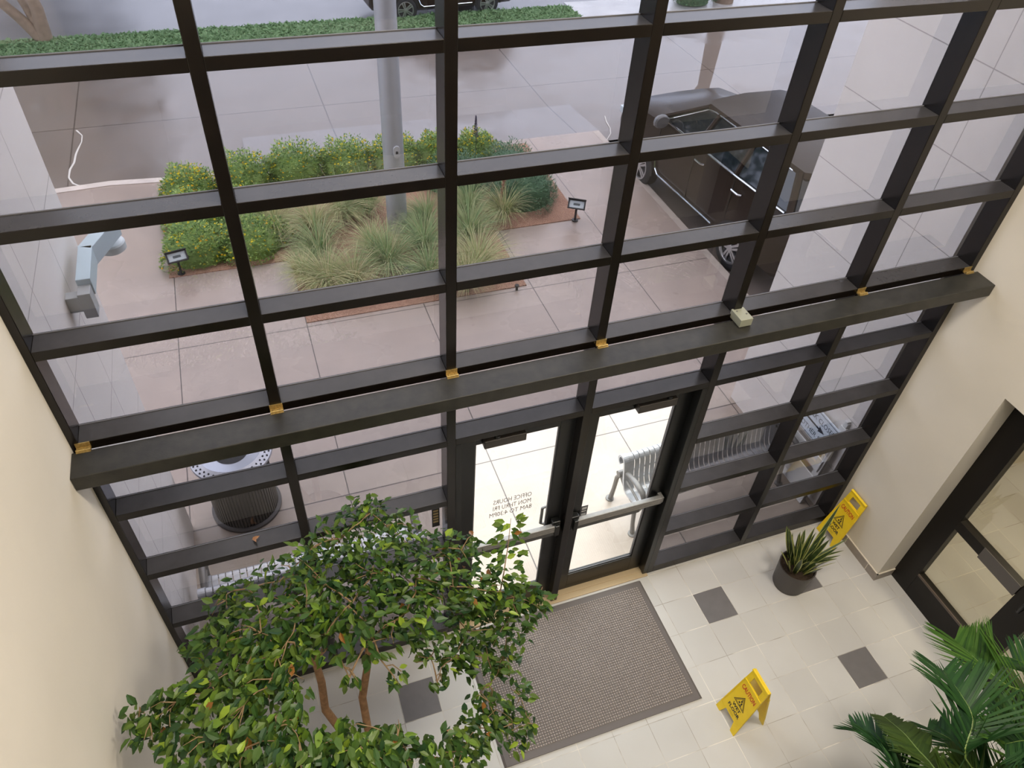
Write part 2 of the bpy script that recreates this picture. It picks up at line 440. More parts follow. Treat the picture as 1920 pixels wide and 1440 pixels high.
def glaze(i, rows, label):
    """one bay of glazing: transoms (tops at rows) with a pane standing on each"""
    global wn
    wn += 1
    x0, x1 = XS[i] + MW, XS[i + 1] - MW
    root = thing('window_%d' % wn, label, None, ((x0 + x1) / 2, 0, rows[0] - HH)); root['kind'] = 'structure'
    for k, z in enumerate(rows[:-1]):
        zt = rows[k + 1] - HH
        b = MB(); b.box(x0, x1, 0, .147, (z - HH) if z > .2 else 0, z)
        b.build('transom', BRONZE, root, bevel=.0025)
        b = MB(); b.box(x0, x1, .1315, .1365, z, z + .004); b.build('glazing_bead', BEAD, root)
        b = MB(); b.box(x0 - .004, x1 + .004, .137, .143, z - .004, zt + .004)
        b.build('glass_pane', TINT, root)
    return root
for i in range(6): glaze(i, UP, 'tall tinted glazing above the crossbeam, ' + BAY[i])
HEADROW = [LO[0], 3.2421]
glaze(0, LO[::-1] + [UP[0]], 'tinted glazing below the crossbeam against the left wall')
glaze(1, LO[::-1] + [UP[0]], 'tinted glazing below the crossbeam just left of the doors')
glaze(2, HEADROW, 'low tinted fanlight over the left door')
glaze(3, HEADROW, 'low tinted fanlight over the right door')
glaze(4, LO[::-1] + [UP[0]], 'tinted glazing below the crossbeam just right of the doors')
glaze(5, LO[::-1] + [UP[0]], 'tinted glazing below the crossbeam against the right wall')

# crossbeam with its brackets
bm_ = thing('crossbeam', 'dark painted beam running wall to wall in front of the glazing', 'beam', (3.09, -.12, 3.11))
b = MB(); b.box(XL + .001, XR - .001, -.212, -.03, 3.11, 3.21); b.build('beam', BEAMM, bm_, bevel=.006)
for i, x in enumerate(XS):
    if i == 4:
        b = MB(); b.box(x - .045, x + .05, -.115, .012, 3.215, 3.275)
        o = b.build('bracket_cover', mat('grey_green_box_metal', (.26, .27, .21), .45), bm_, bevel=.003); o['label'] = 'grey green square box over a bracket'
        for (q, r_) in ((-.02, -.02), (.03, -.06)): b = MB(); b.lathe([(.006, 0), (.006, .004), (0, .005)], 8, (x + q, r_, 3.275)); b.build('screw', STEEL, o)
        continue
    dx = .05 if i == 0 else (-.055 if i == 6 else 0)
    b = MB(); b.box(x + dx - .036, x + dx + .036, -.045, -.0015, 3.205, 3.213); b.box(x + dx - .036, x + dx + .036, -.006, -.0015, 3.205, 3.245)
    b.tube([(x + dx - .036, -.030, 3.216), (x + dx + .036, -.030, 3.216)], .007, 8)
    o = b.build('bracket', BRASS, bm_); o['label'] = 'small brass bracket behind the beam'
    for q in (-.02, .02): b = MB(); b.lathe([(.006, 0), (.005, .004), (0, .005)], 8, (x + dx + q, -.014, 3.213)); b.build('screw', BRASS, o)

# ------------------------------------------------------------------ entrance doors
def swing_door(n, x0, x1, hinge, label):
    """leaf between x0 and x1; hinge -1 = hinged at the low-x side"""
    root = thing('door_%d' % n, label, None, ((x0 + x1) / 2, .1, 0)); root['kind'] = 'structure'
    yf, yb = .085, .13
    wl, wr = (.120, .118) if hinge < 0 else (.118, .120)
    jx = (x0, x0 + .045) if hinge < 0 else (x1 - .045, x1)
    a, c = (x0 + .048, x1 - .004) if hinge < 0 else (x0 + .004, x1 - .048)
    b = MB(); b.box(jx[0], jx[1], .0, .18, 0, LO[0] - HH); b.build('jamb', BLACKFR, root, bevel=.003)
    b = MB(); b.box(a, a + wl, yf, yb, .012, 2.53); b.box(c - wr, c, yf, yb, .012, 2.53)
    b.box(a + wl, c - wr, yf, yb, 2.385, 2.53); b.box(a + wl, c - wr, yf, yb, .012, .25)
    b.build('leaf_frame', BLACKFR, root, bevel=.003)
    b = MB(); g0, g1 = a + wl, c - wr
    b.box(g0, g1, .098, .103, .25, .262); b.box(g0, g1, .098, .103, 2.373, 2.385); b.box(g0, g0 + .01, .098, .103, .25, 2.385); b.box(g1 - .01, g1, .098, .103, .25, 2.385)
    b.build('glazing_bead', BEAD, root)
    b = MB(); b.box(g0 - .003, g1 + .003, .106, .112, .247, 2.388); gp = b.build('glass_pane', CLEAR, root)
    # panic bar
    lo, hi = (a + .03, c - .05) if hinge < 0 else (a + .05, c - .03)
    pb = MB(); pb.box(lo, hi, .012, .058, 1.135, 1.215); bar = pb.build('push_bar', STEEL, root, bevel=.008)
    pb = MB(); pb.box(lo + .04 * (hinge < 0) + .0, hi - .2 if hinge > 0 else hi, .02, .062, 1.085, 1.128); pb.build('lower_rail', mat('dark_grey_rail', (.06, .06, .06), .4), bar, bevel=.004)
    ex = hi if hinge < 0 else lo
    pb = MB(); pb.box(ex - .035, ex + .035, .03, .0855, 1.075, 1.255); pb.box(ex - .02, ex + .02, .0, .05, 1.10, 1.23); pb.build('latch_case', BLACKFR, bar, bevel=.006)
    ey = lo if hinge < 0 else hi
    pb = MB(); pb.box(ey - .018, ey + .018, .02, .0855, 1.14, 1.21); pb.build('end_bracket', STEEL, bar, bevel=.004)
    pb = MB()
    for zz in (1.155, 1.175, 1.195): pb.box(lo + .02, hi - .02, .010, .0125, zz - .003, zz + .003)
    pb.build('groove', mat('grey_groove', (.22, .21, .2), .5), bar)
    # closer
    cx = (a + .165, a + .475) if hinge < 0 else (c - .49, c - .17)
    cb_ = MB(); cb_.box(cx[0], cx[1], .022, .085, 2.395, 2.468); cl = cb_.build('door_closer', mat('dark_brown_closer', (.035, .030, .027), .45), root, bevel=.006)
    mx_ = cx[0] + .10 if hinge < 0 else cx[1] - .06
    cb_ = MB(); cb_.lathe([(.024, 0), (.024, .03)], 14, (mx_, .05, 2.466), close=True)
    cb_.box(mx_ - .012, mx_ + .24 * (1 if hinge < 0 else -1) * 1.0, .04, .058, 2.488, 2.496) if hinge < 0 else cb_.box(mx_ - .24, mx_ + .012, .04, .058, 2.488, 2.496)
    cb_.build('closer_arm', BLACKFR, cl)
    # outside pull
    hx = c - .055 if hinge < 0 else a + .055
    hb = MB(); hb.tube([(hx, .128, 1.02), (hx, .19, 1.02), (hx - .0, .205, 1.035), (hx, .205, 1.265), (hx, .19, 1.28), (hx, .128, 1.28)], .013, 10)
    if hinge < 0:
        hb = MB(); q = hx - .035; hb.tube([(hx, .128, 1.05), (q, .18, 1.05), (q - .03, .185, 1.065), (q - .03, .185, 1.275), (q, .18, 1.29), (hx, .128, 1.29)], .013, 10)
    hb.build('pull_handle', LEGM, root, smooth=True)
    return root, g0, g1
d1, g0, g1 = swing_door(1, XS[2] + MW, XS[3] - MW, -1, 'left clear glass entrance door with office hours lettering')
d2, h0, h1 = swing_door(2, XS[3] + MW, XS[4] - MW, 1, 'right clear glass entrance door with plain glass')
b = MB()
LZ = 1.592
fr = lambda u, v, h: (2.765 - u, .1125 + h, v)      # read from outside, so it runs towards the left here
for s_, u1, v0 in (('OFFICE HOURS', .318, LZ), ('MON THRU FRI', .318, LZ - .080), ('8AM TO 4:30PM', .345, LZ - .160)):
    fit_text(b, s_, 0.0 if s_[0] != '8' else -.012, u1, v0, v0 + .055, fr, bold=0, lift=.0006)
o = b.build('lettering', BROWNINK, d1); o['label'] = 'office hours lettering reading from outside'
b = MB(); b.box(3.235, 3.298, .1045, .1056, 1.115, 1.27); o = b.build('door_sticker', mat('grey_black_sticker', (.08, .08, .085), .5), d2)
b = MB()
for zz, hh in ((1.135, .03), (1.19, .012), (1.22, .03)): b.box(3.245, 3.288, .1036, .1046, zz, zz + hh)
b.build('sticker_print', mat('pale_print', (.6, .6, .6), .5), o)
b = MB(); b.box(1.962, 2.022, .1345, .1362, 1.475, 1.70); o = tag(b.build('window_sticker', STICK), 'narrow black sticker with tan lines on the pane left of the doors', 'sticker')
b = MB()
for k in range(5): b.box(1.972, 2.012, .1330, .1346, 1.665 - k * .034, 1.685 - k * .034)
b.build('sticker_print', TAN, o)
b = MB(); b.box(XS[2] + MW, XS[4] - MW, -.028, .18, 0, .011); b.box(XS[2] + MW, XS[4] - MW, .03, .06, .011, .018)
tag(b.build('door_threshold', mat('tan_metal_threshold', (.50, .39, .24), .5, .2), bevel=.002), 'tan metal threshold along the foot of both doors', 'threshold')

# ------------------------------------------------------------------ side door on the right
sd = thing('door_3', 'dark framed glass side door in the right wall', None, (6.42, -1.6, 0)); sd['kind'] = 'structure'
b = MB(); b.box(6.385, 6.47, -.955, -.746, 0, 2.535); b.box(6.385, 6.47, -1.86, -1.63, 0, 2.535); b.box(6.385, 6.47, -3.29, -3.1, 0, 2.535)
b.box(6.385, 6.47, -3.1, -.955, 2.36, 2.535); b.box(6.385, 6.47, -1.63, -.955, 0, .30); b.box(6.385, 6.47, -3.1, -1.86, 0, .36)
b.build('frame', mat('dark_brown_aluminium', (.006, .0042, .003), .4, 0, .3), sd, bevel=.003)
b = MB(); b.box(6.375, 6.46, -1.63, -.955, 1.06, 1.17); mr_ = b.build('mid_rail', mat('dark_brown_aluminium', (.006, .0042, .003), .4), sd, bevel=.003)
b = MB(); b.box(6.366, 6.375, -1.63, -1.24, 1.045, 1.185); b.build('rail_plate', mat('grey_brown_plate', (.085, .075, .068), .4), mr_, bevel=.003)  # paler grey plate over one end of the rail
b = MB(); b.box(6.38, 6.39, -1.63, -.955, .30, .325); b.build('glazing_bead', mat('brown_bead', (.09, .065, .05), .4), sd)
for (y0, y1, z0, z1) in ((-1.635, -.95, .295, 1.065), (-1.635, -.95, 1.165, 2.365), (-3.105, -1.855, .355, 2.365)):
    b = MB(); b.box(6.425, 6.431, y0, y1, z0, z1); b.build('glass_pane', FROST, sd)
b = MB(); b.tube([(6.386, -1.74, 1.0), (6.34, -1.74, 1.0), (6.33, -1.75, 1.01), (6.33, -1.75, 1.22), (6.34, -1.74, 1.23), (6.386, -1.74, 1.23)], .014, 10)
b.build('pull_handle', BLACKFR, sd, smooth=True)

# ------------------------------------------------------------------ entrance mat
mt = thing('entrance_mat', 'grey brown ribbed entrance mat in front of the doors', 'mat', (3.05, -.65, 0))
MX0, MX1, MY0, MY1 = 2.15, 3.95, -1.25, -.055
MATM = mat('grey_brown_rubber', (.155, .135, .125), .62, 0, .4, .1, 30)
b = MB(); b.prism([(MX0, 0), (MX0 + .02, .012), (MX1 - .02, .012), (MX1, 0)], MY0, MY1, xf=Matrix(((1, 0, 0, 0), (0, 0, 1, 0), (0, 1, 0, 0), (0, 0, 0, 1))))
b.build('border', mat('dark_mat_border', (.12, .105, .10), .6), mt)
b = MB(); nx, ny = 76, 49
ex0, ex1, ey0, ey1 = MX0 + .06, MX1 - .06, MY0 + .055, MY1 - .055
px_, py_ = (ex1 - ex0) / nx, (ey1 - ey0) / ny
for i in range(nx):
    for j in range(ny):
        x, y = ex0 + px_ * (i + .5), ey0 + py_ * (j + .5); a, c2 = px_ * .37, py_ * .36; e, f_ = a * .62, c2 * .62
        b.add([(x - a, y - c2, .0118), (x + a, y - c2, .0118), (x + a, y + c2, .0118), (x - a, y + c2, .0118), (x - e, y - f_, .0195), (x + e, y - f_, .0195), (x + e, y + f_, .0195), (x - e, y + f_, .0195)],
              [(4, 5, 6, 7), (0, 1, 5, 4), (1, 2, 6, 5), (2, 3, 7, 6), (3, 0, 4, 7)])
o = b.build('waffle_surface', mat('grey_brown_ribs', (.34, .30, .275), .7, 0, .4, .08, 25), mt)
o['kind'] = 'stuff'

# ------------------------------------------------------------------ wet floor signs
def panel(root, P0, T, Nn, name, printing):
    """P0 middle of the foot line; T unit vector up the panel; across = -Y; Nn outward normal"""
    A = Vector((0, -1, 0)); T = Vector(T).normalized(); Nn = Vector(Nn).normalized(); P0 = Vector(P0)
    L = .645
    def half(t): return .140 - (.140 - .108) * t / L
    xf = Matrix.Identity(4)
    for r in range(3): xf[r][0] = A[r]; xf[r][1] = T[r]; xf[r][2] = Nn[r]; xf[r][3] = P0[r]
    b = MB()
    def q(s0, s1, s2, s3, t0, t1, d0=-.012, d1=0.0): b.prism([(s0, t0), (s1, t0), (s2, t1), (s3, t1)], d0, d1, xf=xf)
    q(-half(0), -.085, -.060, -half(.10), 0, .10); q(.085, half(0), half(.10), .060, 0, .10)
    q(-half(.10), half(.10), half(.5), -half(.5), .10, .50)
    q(-half(.5), -.062, -.058, -half(.60), .50, .60); q(.062, half(.5), half(.60), .058, .50, .60)
    q(-half(.60), half(.60), half(L), -half(L), .60, L)
    q(-half(.5), half(.5), half(.515), -half(.515), .50, .515, -.012, .006)
    for sg in (-1, 1):
        e0, e1 = half(.1) * sg, half(.5) * sg
        pts = [(e0 - sg * .010, .10), (e0, .10), (e1, .50), (e1 - sg * .010, .50)]
        b.prism(pts if sg > 0 else pts[::-1], 0, .004, xf=xf)
    o = b.build(name, YELLOW, root, bevel=.0025)
    if printing:
        fr = lambda u, v, h: xf @ Vector((u, v, h))
        m = MB(); fit_text(m, 'CAUTION', -.088, .088, .415, .465, fr, bold=.02); m.build('caution_lettering', RED, o)
        m = MB(); fit_text(m, 'WET', -.052, .052, .205, .240, fr, bold=.035); fit_text(m, 'FLOOR', -.075, .075, .155, .192, fr, bold=.035); m.build('wet_floor_lettering', INK, o)
        m = MB()
        def tri(r0, r1, cy):
            po = [Vector((math.cos(PI / 2 + k * 2 * PI / 3) * r0, cy + math.sin(PI / 2 + k * 2 * PI / 3) * r0)) for k in range(3)]
            pi_ = [Vector((math.cos(PI / 2 + k * 2 * PI / 3) * r1, cy + math.sin(PI / 2 + k * 2 * PI / 3) * r1)) for k in range(3)]
            for k in range(3):
                a, c2, d, e = po[k], po[(k + 1) % 3], pi_[(k + 1) % 3], pi_[k]
                m.add([xf @ Vector((p[0], p[1], .0015)) for p in (a, c2, d, e)], [(0, 1, 2, 3)])
        tri(.082, .072, .300); tri(.064, .056, .300)
        fig = [((-.004, .335), (.004, .345)), ((-.006, .31), (.008, .331)), ((.006, .285), (.018, .312)), ((-.02, .283), (-.004, .300)), ((.0, .272), (.022, .281))]
        for (a, c2) in fig: m.add([xf @ Vector((p[0], p[1], .0015)) for p in (a, (c2[0], a[1]), c2, (a[0], c2[1]))], [(0, 1, 2, 3)])
        m.build('slip_pictogram', INK, o)
        m = MB()
        for k in range(3): m.add([xf @ Vector((p[0], p[1], .0015)) for p in ((-.03, .118 + k * .009), (.03, .118 + k * .009), (.03, .121 + k * .009), (-.03, .121 + k * .009))], [(0, 1, 2, 3)])
        m.build('small_print', mat('faded_yellow_print', (.45, .32, .02), .6), o)
    return xf
s1 = thing('wet_floor_sign', 'open yellow wet floor sign standing on the tiles beyond the mat', 'sign', (4.185, -1.46, 0))
panel(s1, (4.035, -1.475, 0), (.155, 0, .62), (-.62, 0, .155), 'front_panel', True)
panel(s1, (4.335, -1.475, 0), (-.120, 0, .62), (.62, 0, .12), 'rear_panel', False)
b = MB(); b.tube([(4.190, -1.365, .628), (4.190, -1.585, .628)], .012, 10); b.build('hinge_bar', YELLOW, s1, smooth=True)
s2 = thing('wet_floor_sign', 'folded yellow wet floor sign leaning on the wall behind the snake plant', 'sign', (6.05, -.2, 0))
xa = panel(s2, (5.995, -.195, .002), (.15, 0, .63), (-.63, 0, .15), 'front_panel', True)
panel(s2, (6.012, -.195, .002), (.15, 0, .63), (.63, 0, -.15), 'rear_panel', False)
b = MB(); b.tube([(6.148, -.087, .628), (6.148, -.303, .628)], .014, 10); b.build('hinge_bar', YELLOW, s2, smooth=True)

# ------------------------------------------------------------------ potted snake plant
sp = thing('snake_plant', 'snake plant with yellow edged leaves in a dark pot on the tiles', 'plant', (5.34, -.51, 0))
b = MB(); b.lathe([(.0, .0), (.150, 0), (.155, .01), (.172, .29), (.174, .30), (.163, .30), (.158, .25), (0, .25)], 40, (5.34, -.51, 0)); b.build('pot', POTM, sp, smooth=True)
b = MB(); b.lathe([(.159, .0), (.12, .012), (0, .02)], 24, (5.34, -.51, .255)); b.build('soil', SOIL, sp)
SNG = mat('dark_snake_leaf', (.035, .06, .018), .4, 0, .5, .5, 30); SNY = mat('yellow_leaf_edge', (.40, .42, .13), .4)
def strap_leaf(b, base, d, L, wd, droop, k0=0, k1=1):
    d = Vector(d).normalized(); side = d.cross(Vector((0, 0, 1)))
    if side.length < .1: side = Vector((rnd.uniform(-1, 1), rnd.uniform(-1, 1), 0))
    side.normalize(); tw = rnd.uniform(-.9, .9); nrm = side.cross(d)
    side = (side * math.cos(tw) + nrm * math.sin(tw)).normalized()
    p = Vector(base); n = 8; rows = []
    for i in range(n + 1):
        t = i / n; wv = wd * (.65 + .9 * t - 1.55 * t * t * t) if t < 1 else 0
        wv = max(wv, .0005)
        nn = side.cross(d).normalized()
        rows.append((p - side * wv + nn * wv * .35, p - side * wv * .72 + nn * wv * .15, p + side * wv * .72 + nn * wv * .15, p + side * wv + nn * wv * .35))
        p = p + d * (L / n); d = (d + Vector((0, 0, -droop)) / n).normalized()
    for i in range(n):
        for q in range(3):
            b.add([rows[i][q], rows[i][q + 1], rows[i + 1][q + 1], rows[i + 1][q]], [(0, 1, 2, 3)], k1 if q != 1 else k0)
for k in range(36):
    b = MB(); a = rnd.uniform(0, 2 * PI); r = rnd.uniform(.02, .13)
    tilt = rnd.uniform(.1, .65) * (r / .12 * .6 + .5)
    base = (5.34 + r * math.cos(a), -.51 + r * math.sin(a), .26)
    L = rnd.uniform(.26, .46)
    strap_leaf(b, base, (math.cos(a) * tilt, math.sin(a) * tilt, 1), L, rnd.uniform(.021, .031), rnd.uniform(-.1, .25))
    b.build('leaf', [SNG, SNY], sp, smooth=True)
for (d, L, wd, dr) in (((.55, .30, 1), .70, .026, -.1), ((.9, -.05, .35), .45, .014, .5), ((1, .02, .45), .52, .014, -.1), ((.8, -.25, .4), .36, .017, 0), ((.75, -.35, .5), .32, .017, .1)):
    b = MB(); strap_leaf(b, (5.40, -.50, .27), d, L, wd, dr); b.build('leaf', [SNG, SNY], sp, smooth=True)

# ------------------------------------------------------------------ weeping fig tree
ft = thing('fig_tree', 'tall leafy weeping fig tree standing between the mat and the beige wall', 'tree', (1.2, -1.08, 0))
b = MB(); b.lathe([(0, 0), (.19, 0), (.20, .02), (.23, .36), (.245, .37), (.245, .40), (.225, .40), (.22, .34), (0, .34)], 36, (1.2, -1.08, 0)); b.build('pot', POTM, ft, smooth=True)
b = MB(); b.lathe([(.221, 0), (.1, .02), (0, .03)], 24, (1.2, -1.08, .345)); b.build('soil', SOIL, ft)
LEAFM = leaf_mat('weeping_fig_leaves', [(.25, (.045, .105, .022)), (.25, (.070, .14, .026)), (.14, (.028, .075, .024)), (.21, (.11, .18, .030)), (.10, (.15, .26, .03)), (.04, (.28, .40, .04)), (.01, (.30, .13, .03))], .38, .4, .3)
def fig_leaf(b, p, d, n, L):
    d = d.normalized(); s = d.cross(n)
    if s.length < 1e-3: s = d.cross(Vector((1, .3, .2)))
    s.normalize(); n = s.cross(d).normalized(); w_ = L * rnd.uniform(.19, .25); f = L * .07; c = L * rnd.uniform(0, .14)
    m0, m1, m2 = p, p + d * L * .35 - n * c * .2, p + d * L * .68 - n * c * .5
    tip = p + d * L - n * c * 1.6
    a1, a2 = p + d * L * .28 + s * w_ + n * f, p + d * L * .62 + s * w_ * .82 + n * (f - c * .5)
    b1, b2 = p + d * L * .28 - s * w_ + n * f, p + d * L * .62 - s * w_ * .82 + n * (f - c * .5)
    b.add([m0, m1, m2, tip, a1, a2, b1, b2], [(0, 1, 4), (1, 2, 5, 4), (2, 3, 5), (0, 6, 1), (1, 6, 7, 2), (2, 7, 3)])
# (photo column, photo row, height above floor, half width in photo pixels, leaves)
CL = [(690, 962, 2.38, 42, 60), (640, 1010, 2.42, 55, 90), (745, 1005, 2.38, 55, 85), (575, 1035, 2.45, 36, 24), (820, 1030, 2.25, 45, 60), (870, 1035, 2.15, 40, 45),
      (700, 1060, 2.55, 70, 120), (600, 1085, 2.55, 70, 110), (780, 1085, 2.4, 60, 100), (525, 1090, 2.5, 55, 45), (450, 1105, 2.4, 36, 22), (425, 1140, 2.4, 40, 36),
      (850, 1100, 2.25, 60, 95), (930, 1110, 2.15, 55, 85), (985, 1130, 2.05, 45, 55), (1010, 1120, 2.0, 25, 18),
      (660, 1130, 2.55, 75, 120), (560, 1150, 2.6, 75, 120), (470, 1180, 2.55, 65, 90), (400, 1210, 2.5, 50, 60), (760, 1150, 2.35, 65, 100), (880, 1170, 2.0, 60, 90), (950, 1180, 1.9, 45, 55),
      (900, 1230, 1.75, 50, 62), (945, 1245, 1.7, 30, 26), (850, 1235, 1.8, 40, 40), (800, 1215, 2.0, 35, 30),
      (520, 1230, 2.6, 60, 85), (440, 1260, 2.6, 65, 95), (380, 1300, 2.55, 50, 55), (320, 1330, 2.55, 48, 48), (275, 1365, 2.55, 36, 30), (345, 1390, 2.6, 45, 36), (250, 1345, 2.5, 25, 12),
      (500, 1290, 2.65, 60, 80), (440, 1345, 2.7, 60, 80), (400, 1410, 2.7, 60, 70), (480, 1410, 2.75, 65, 90), (540, 1360, 2.7, 45, 45), (570, 1420, 2.8, 60, 90), (640, 1410, 2.75, 60, 90), (700, 1430, 2.7, 60, 90),
      (770, 1425, 2.5, 50, 65), (830, 1410, 2.2, 45, 45), (890, 1370, 1.7, 45, 50), (930, 1330, 1.6, 42, 42), (975, 1300, 1.5, 26, 14), (960, 1370, 1.55, 40, 34), (990, 1350, 1.5, 20, 9), (870, 1400, 1.9, 45, 45),
      (900, 1300, 1.6, 25, 14), (610, 1190, 2.5, 55, 60), (700, 1195, 2.3, 50, 45), (655, 1270, 2.3, 18, 9), (740, 1270, 2.1, 20, 9), (560, 1290, 2.5, 22, 12), (650, 1370, 2.5, 28, 18), (730, 1375, 2.4, 30, 18), (820, 1280, 1.9, 16, 7)]
b = MB(); cent = []
for (u, v, z, r, n) in CL:
    c0 = px(u, v, 'z', z); dist = (c0 - CAM).dot(RZ); R_ = r * dist / FPX; cent.append((c0, R_))
    for k in range(int(n * 1.75)):
        while True:
            q = Vector((rnd.uniform(-1, 1), rnd.uniform(-1, 1), rnd.uniform(-1, 1)))
            if q.length < 1: break
        p = c0 + Vector((q.x * R_, q.y * R_, q.z * R_ * .8))
        if p.y > -.10 or p.x < .06: continue
        out = Vector((p.x - 1.25, p.y + 1.05, 0))
        if out.length > .01: out.normalize()
        d = out * rnd.uniform(.1, .9) + Vector((rnd.uniform(-.8, .8), rnd.uniform(-.8, .8), rnd.uniform(-1.4, .15)))
        nn = Vector((rnd.uniform(-.5, .5), rnd.uniform(-.5, .5), 1)) + out * .4
        fig_leaf(b, p, d, nn, rnd.uniform(.056, .088))
# the upright sprig in front of the left door
spr = [px(935, 1125, 'z', 1.95), px(945, 1072, 'z', 2.05), px(953, 1020, 'z', 2.15), px(958, 972, 'z', 2.25)]
for i in range(95):
    t = i / 94 * 2.99; k = int(t); p = spr[k].lerp(spr[k + 1], t - k)
    d = Vector((rnd.choice((-1, 1)) * rnd.uniform(.5, 1), rnd.uniform(-.5, .3), rnd.uniform(-.5, .7))).normalized()
    p = p + d * rnd.uniform(0, .17) * (1 - .5 * i / 94)
    fig_leaf(b, p, (d + Vector((0, 0, -.4))).normalized(), Vector((rnd.uniform(-.5, .5), -.6, 1)), rnd.uniform(.055, .08))
b.build('foliage', LEAFM, ft)
b = MB()
stA = [Vector((1.19, -1.08, .35)), Vector((1.185, -.98, .9)), Vector((1.19, -.90, 1.25)), Vector((1.26, -.84, 1.55)), Vector((1.30, -.80, 1.8)), Vector((1.36, -.78, 2.1))]
stB = [Vector((1.17, -1.10, .35)), px(610, 1330, 'z', 1.3), px(603, 1280, 'z', 1.6), px(590, 1235, 'z', 1.9), Vector((1.05, -1.0, 2.25))]
stC = [Vector((1.23, -1.10, .35)), Vector((1.32, -1.2, .9)), Vector((1.42, -1.35, 1.5)), Vector((1.45, -1.5, 2.1))]
b.tube(stA, [.030, .028, .027, .024, .021, .015], 10); b.tube(stB, [.030, .027, .026, .022, .013], 10)
b.build('trunk', BARK, ft, smooth=True)
b = MB()
stem = []
for st_ in (stA[2:], stB[2:]):
    for i in range(len(st_) - 1): stem += [st_[i].lerp(st_[i + 1], k / 4) for k in range(4)]
    stem.append(st_[-1])
joined = list(stem); left = list(cent)
while left:      # each bough grows from the nearest stem or bough already there
    c0, R_, a = min(((c_, r_, min(joined, key=lambda s_: (s_ - c_).length + .5 * max(0, s_.z - c_.z))) for c_, r_ in left), key=lambda q: (q[0] - q[2]).length)
    left = [q for q in left if q[0] is not c0]; joined.append(c0); far = (c0 - a).length
    mid = a.lerp(c0, .55) + Vector((rnd.uniform(-.04, .04), rnd.uniform(-.04, .04), .03 + far * .08))
    r0 = .0028 + .005 * min(1, max(0, 1 - (a - Vector((1.25, -.95, 2.1))).length))
    b.tube([a, a.lerp(mid, .5) + Vector((0, 0, .015)), mid, c0], [r0, r0 * .85, r0 * .7, r0 * .5], 6)
    for k in range(3):
        e = c0 + Vector((rnd.uniform(-1, 1), rnd.uniform(-1, 1), rnd.uniform(-.8, .5))) * R_ * .8
        b.tube([mid.lerp(c0, .4), mid.lerp(e, .6) + Vector((0, 0, .02)), e], [.004, .003, .0015], 5)
b.tube(spr, [.005, .004, .003, .0015], 6)
b.build('branches', mat('pale_tan_twigs', (.24, .16, .085), .7, 0, .3, .3, 30), ft, smooth=True)

# ------------------------------------------------------------------ palm in the right corner
pt = thing('palm', 'feathery green palm with long arching fronds opposite the side door', 'plant', (5.62, -3.05, 0))
CB = Vector((5.55, -2.95, .95))
b = MB(); b.lathe([(0, 0), (.18, 0), (.22, .36), (.235, .38), (.235, .40), (.21, .40), (.205, .34), (0, .34)], 32, (5.62, -3.05, 0)); b.build('pot', POTM, pt, smooth=True)
b = MB(); b.lathe([(.206, 0), (0, .02)], 24, (5.62, -3.05, .345)); b.build('soil', SOIL, pt)
b = MB()
for k in range(5):
    a = k * 1.26; q = Vector((5.62 + .05 * math.cos(a), -3.05 + .05 * math.sin(a), .35)); b.tube([q, q.lerp(CB, .5) + Vector((.02 * math.cos(a), .02 * math.sin(a), 0)), CB + Vector((.03 * math.cos(a), .03 * math.sin(a), 0))], [.02, .017, .014], 8)
b.build('canes', mat('green_cane', (.10, .16, .04), .5, 0, .5, .3, 20), pt, smooth=True)
PALM = [leaf_mat('palm_leaflets_dark', [(.4, (.018, .065, .016)), (.3, (.028, .09, .02)), (.3, (.012, .045, .014))], .5, .3, .2),
        leaf_mat('palm_leaflets_olive', [(.5, (.055, .10, .014)), (.5, (.038, .075, .012))], .4, .5, .25),
        leaf_mat('palm_leaflets_bright', [(.4, (.05, .13, .018)), (.3, (.075, .17, .025)), (.3, (.03, .085, .016))], .5, .3, .3)]
RACH = mat('pale_green_midrib', (.16, .24, .05), .45)
def frond(path, ll, m, n=30, upv=(0, 0, 1), fold=.35, droop=.25, wid=.0075, spread=.8):
    path = [Vector(p) for p in path]
    def at(t):
        t = t * (len(path) - 1); k = min(int(t), len(path) - 2); f = t - k
        p0, p1, p2, p3 = path[max(k - 1, 0)], path[k], path[k + 1], path[min(k + 2, len(path) - 1)]
        return .5 * ((2 * p1) + (p2 - p0) * f + (2 * p0 - 5 * p1 + 4 * p2 - p3) * f * f + (3 * p1 - p0 - 3 * p2 + p3) * f ** 3)
    pts = [at(i / 20) for i in range(21)]
    b = MB(); b.tube(pts, [.008 - .0065 * i / 20 for i in range(21)], 6, 1)
    up = Vector(upv)
    n = int(n * 1.35)
    for i in range(n):
        t = .22 + .77 * i / (n - 1); p = at(t); d = (at(min(1, t + .02)) - at(t - .02)).normalized()
        s = d.cross(up).normalized(); nn = s.cross(d)
        L = ll * (1 - .55 * max(0, (t - .45) / .55) ** 1.6) * (.75 + .25 * min(1, (t - .2) / .2))
        for sg in (1, -1):
            e = (d * (1.0 - spread * .45) + s * sg * spread + nn * fold + Vector((rnd.uniform(-.06, .06), rnd.uniform(-.06, .06), rnd.uniform(-.06, .06)))).normalized()
            q = p.copy(); rows = []
            for j in range(5):
                u = j / 4; wv = wid * (.5 + 1.2 * u) * (1 - u) ** .7 * 1.5 + .0006
                sd_ = e.cross(nn).normalized()
                rows.append((q + sd_ * wv, q - sd_ * wv)); q = q + e * L / 4; e = (e + Vector((0, 0, -droop / 4))).normalized()
            vs = [x for r_ in rows for x in r_]
            b.add(vs, [(2 * j, 2 * j + 1, 2 * j + 3, 2 * j + 2) for j in range(4)], 0)
    b.build('frond', [PALM[m], RACH], pt)
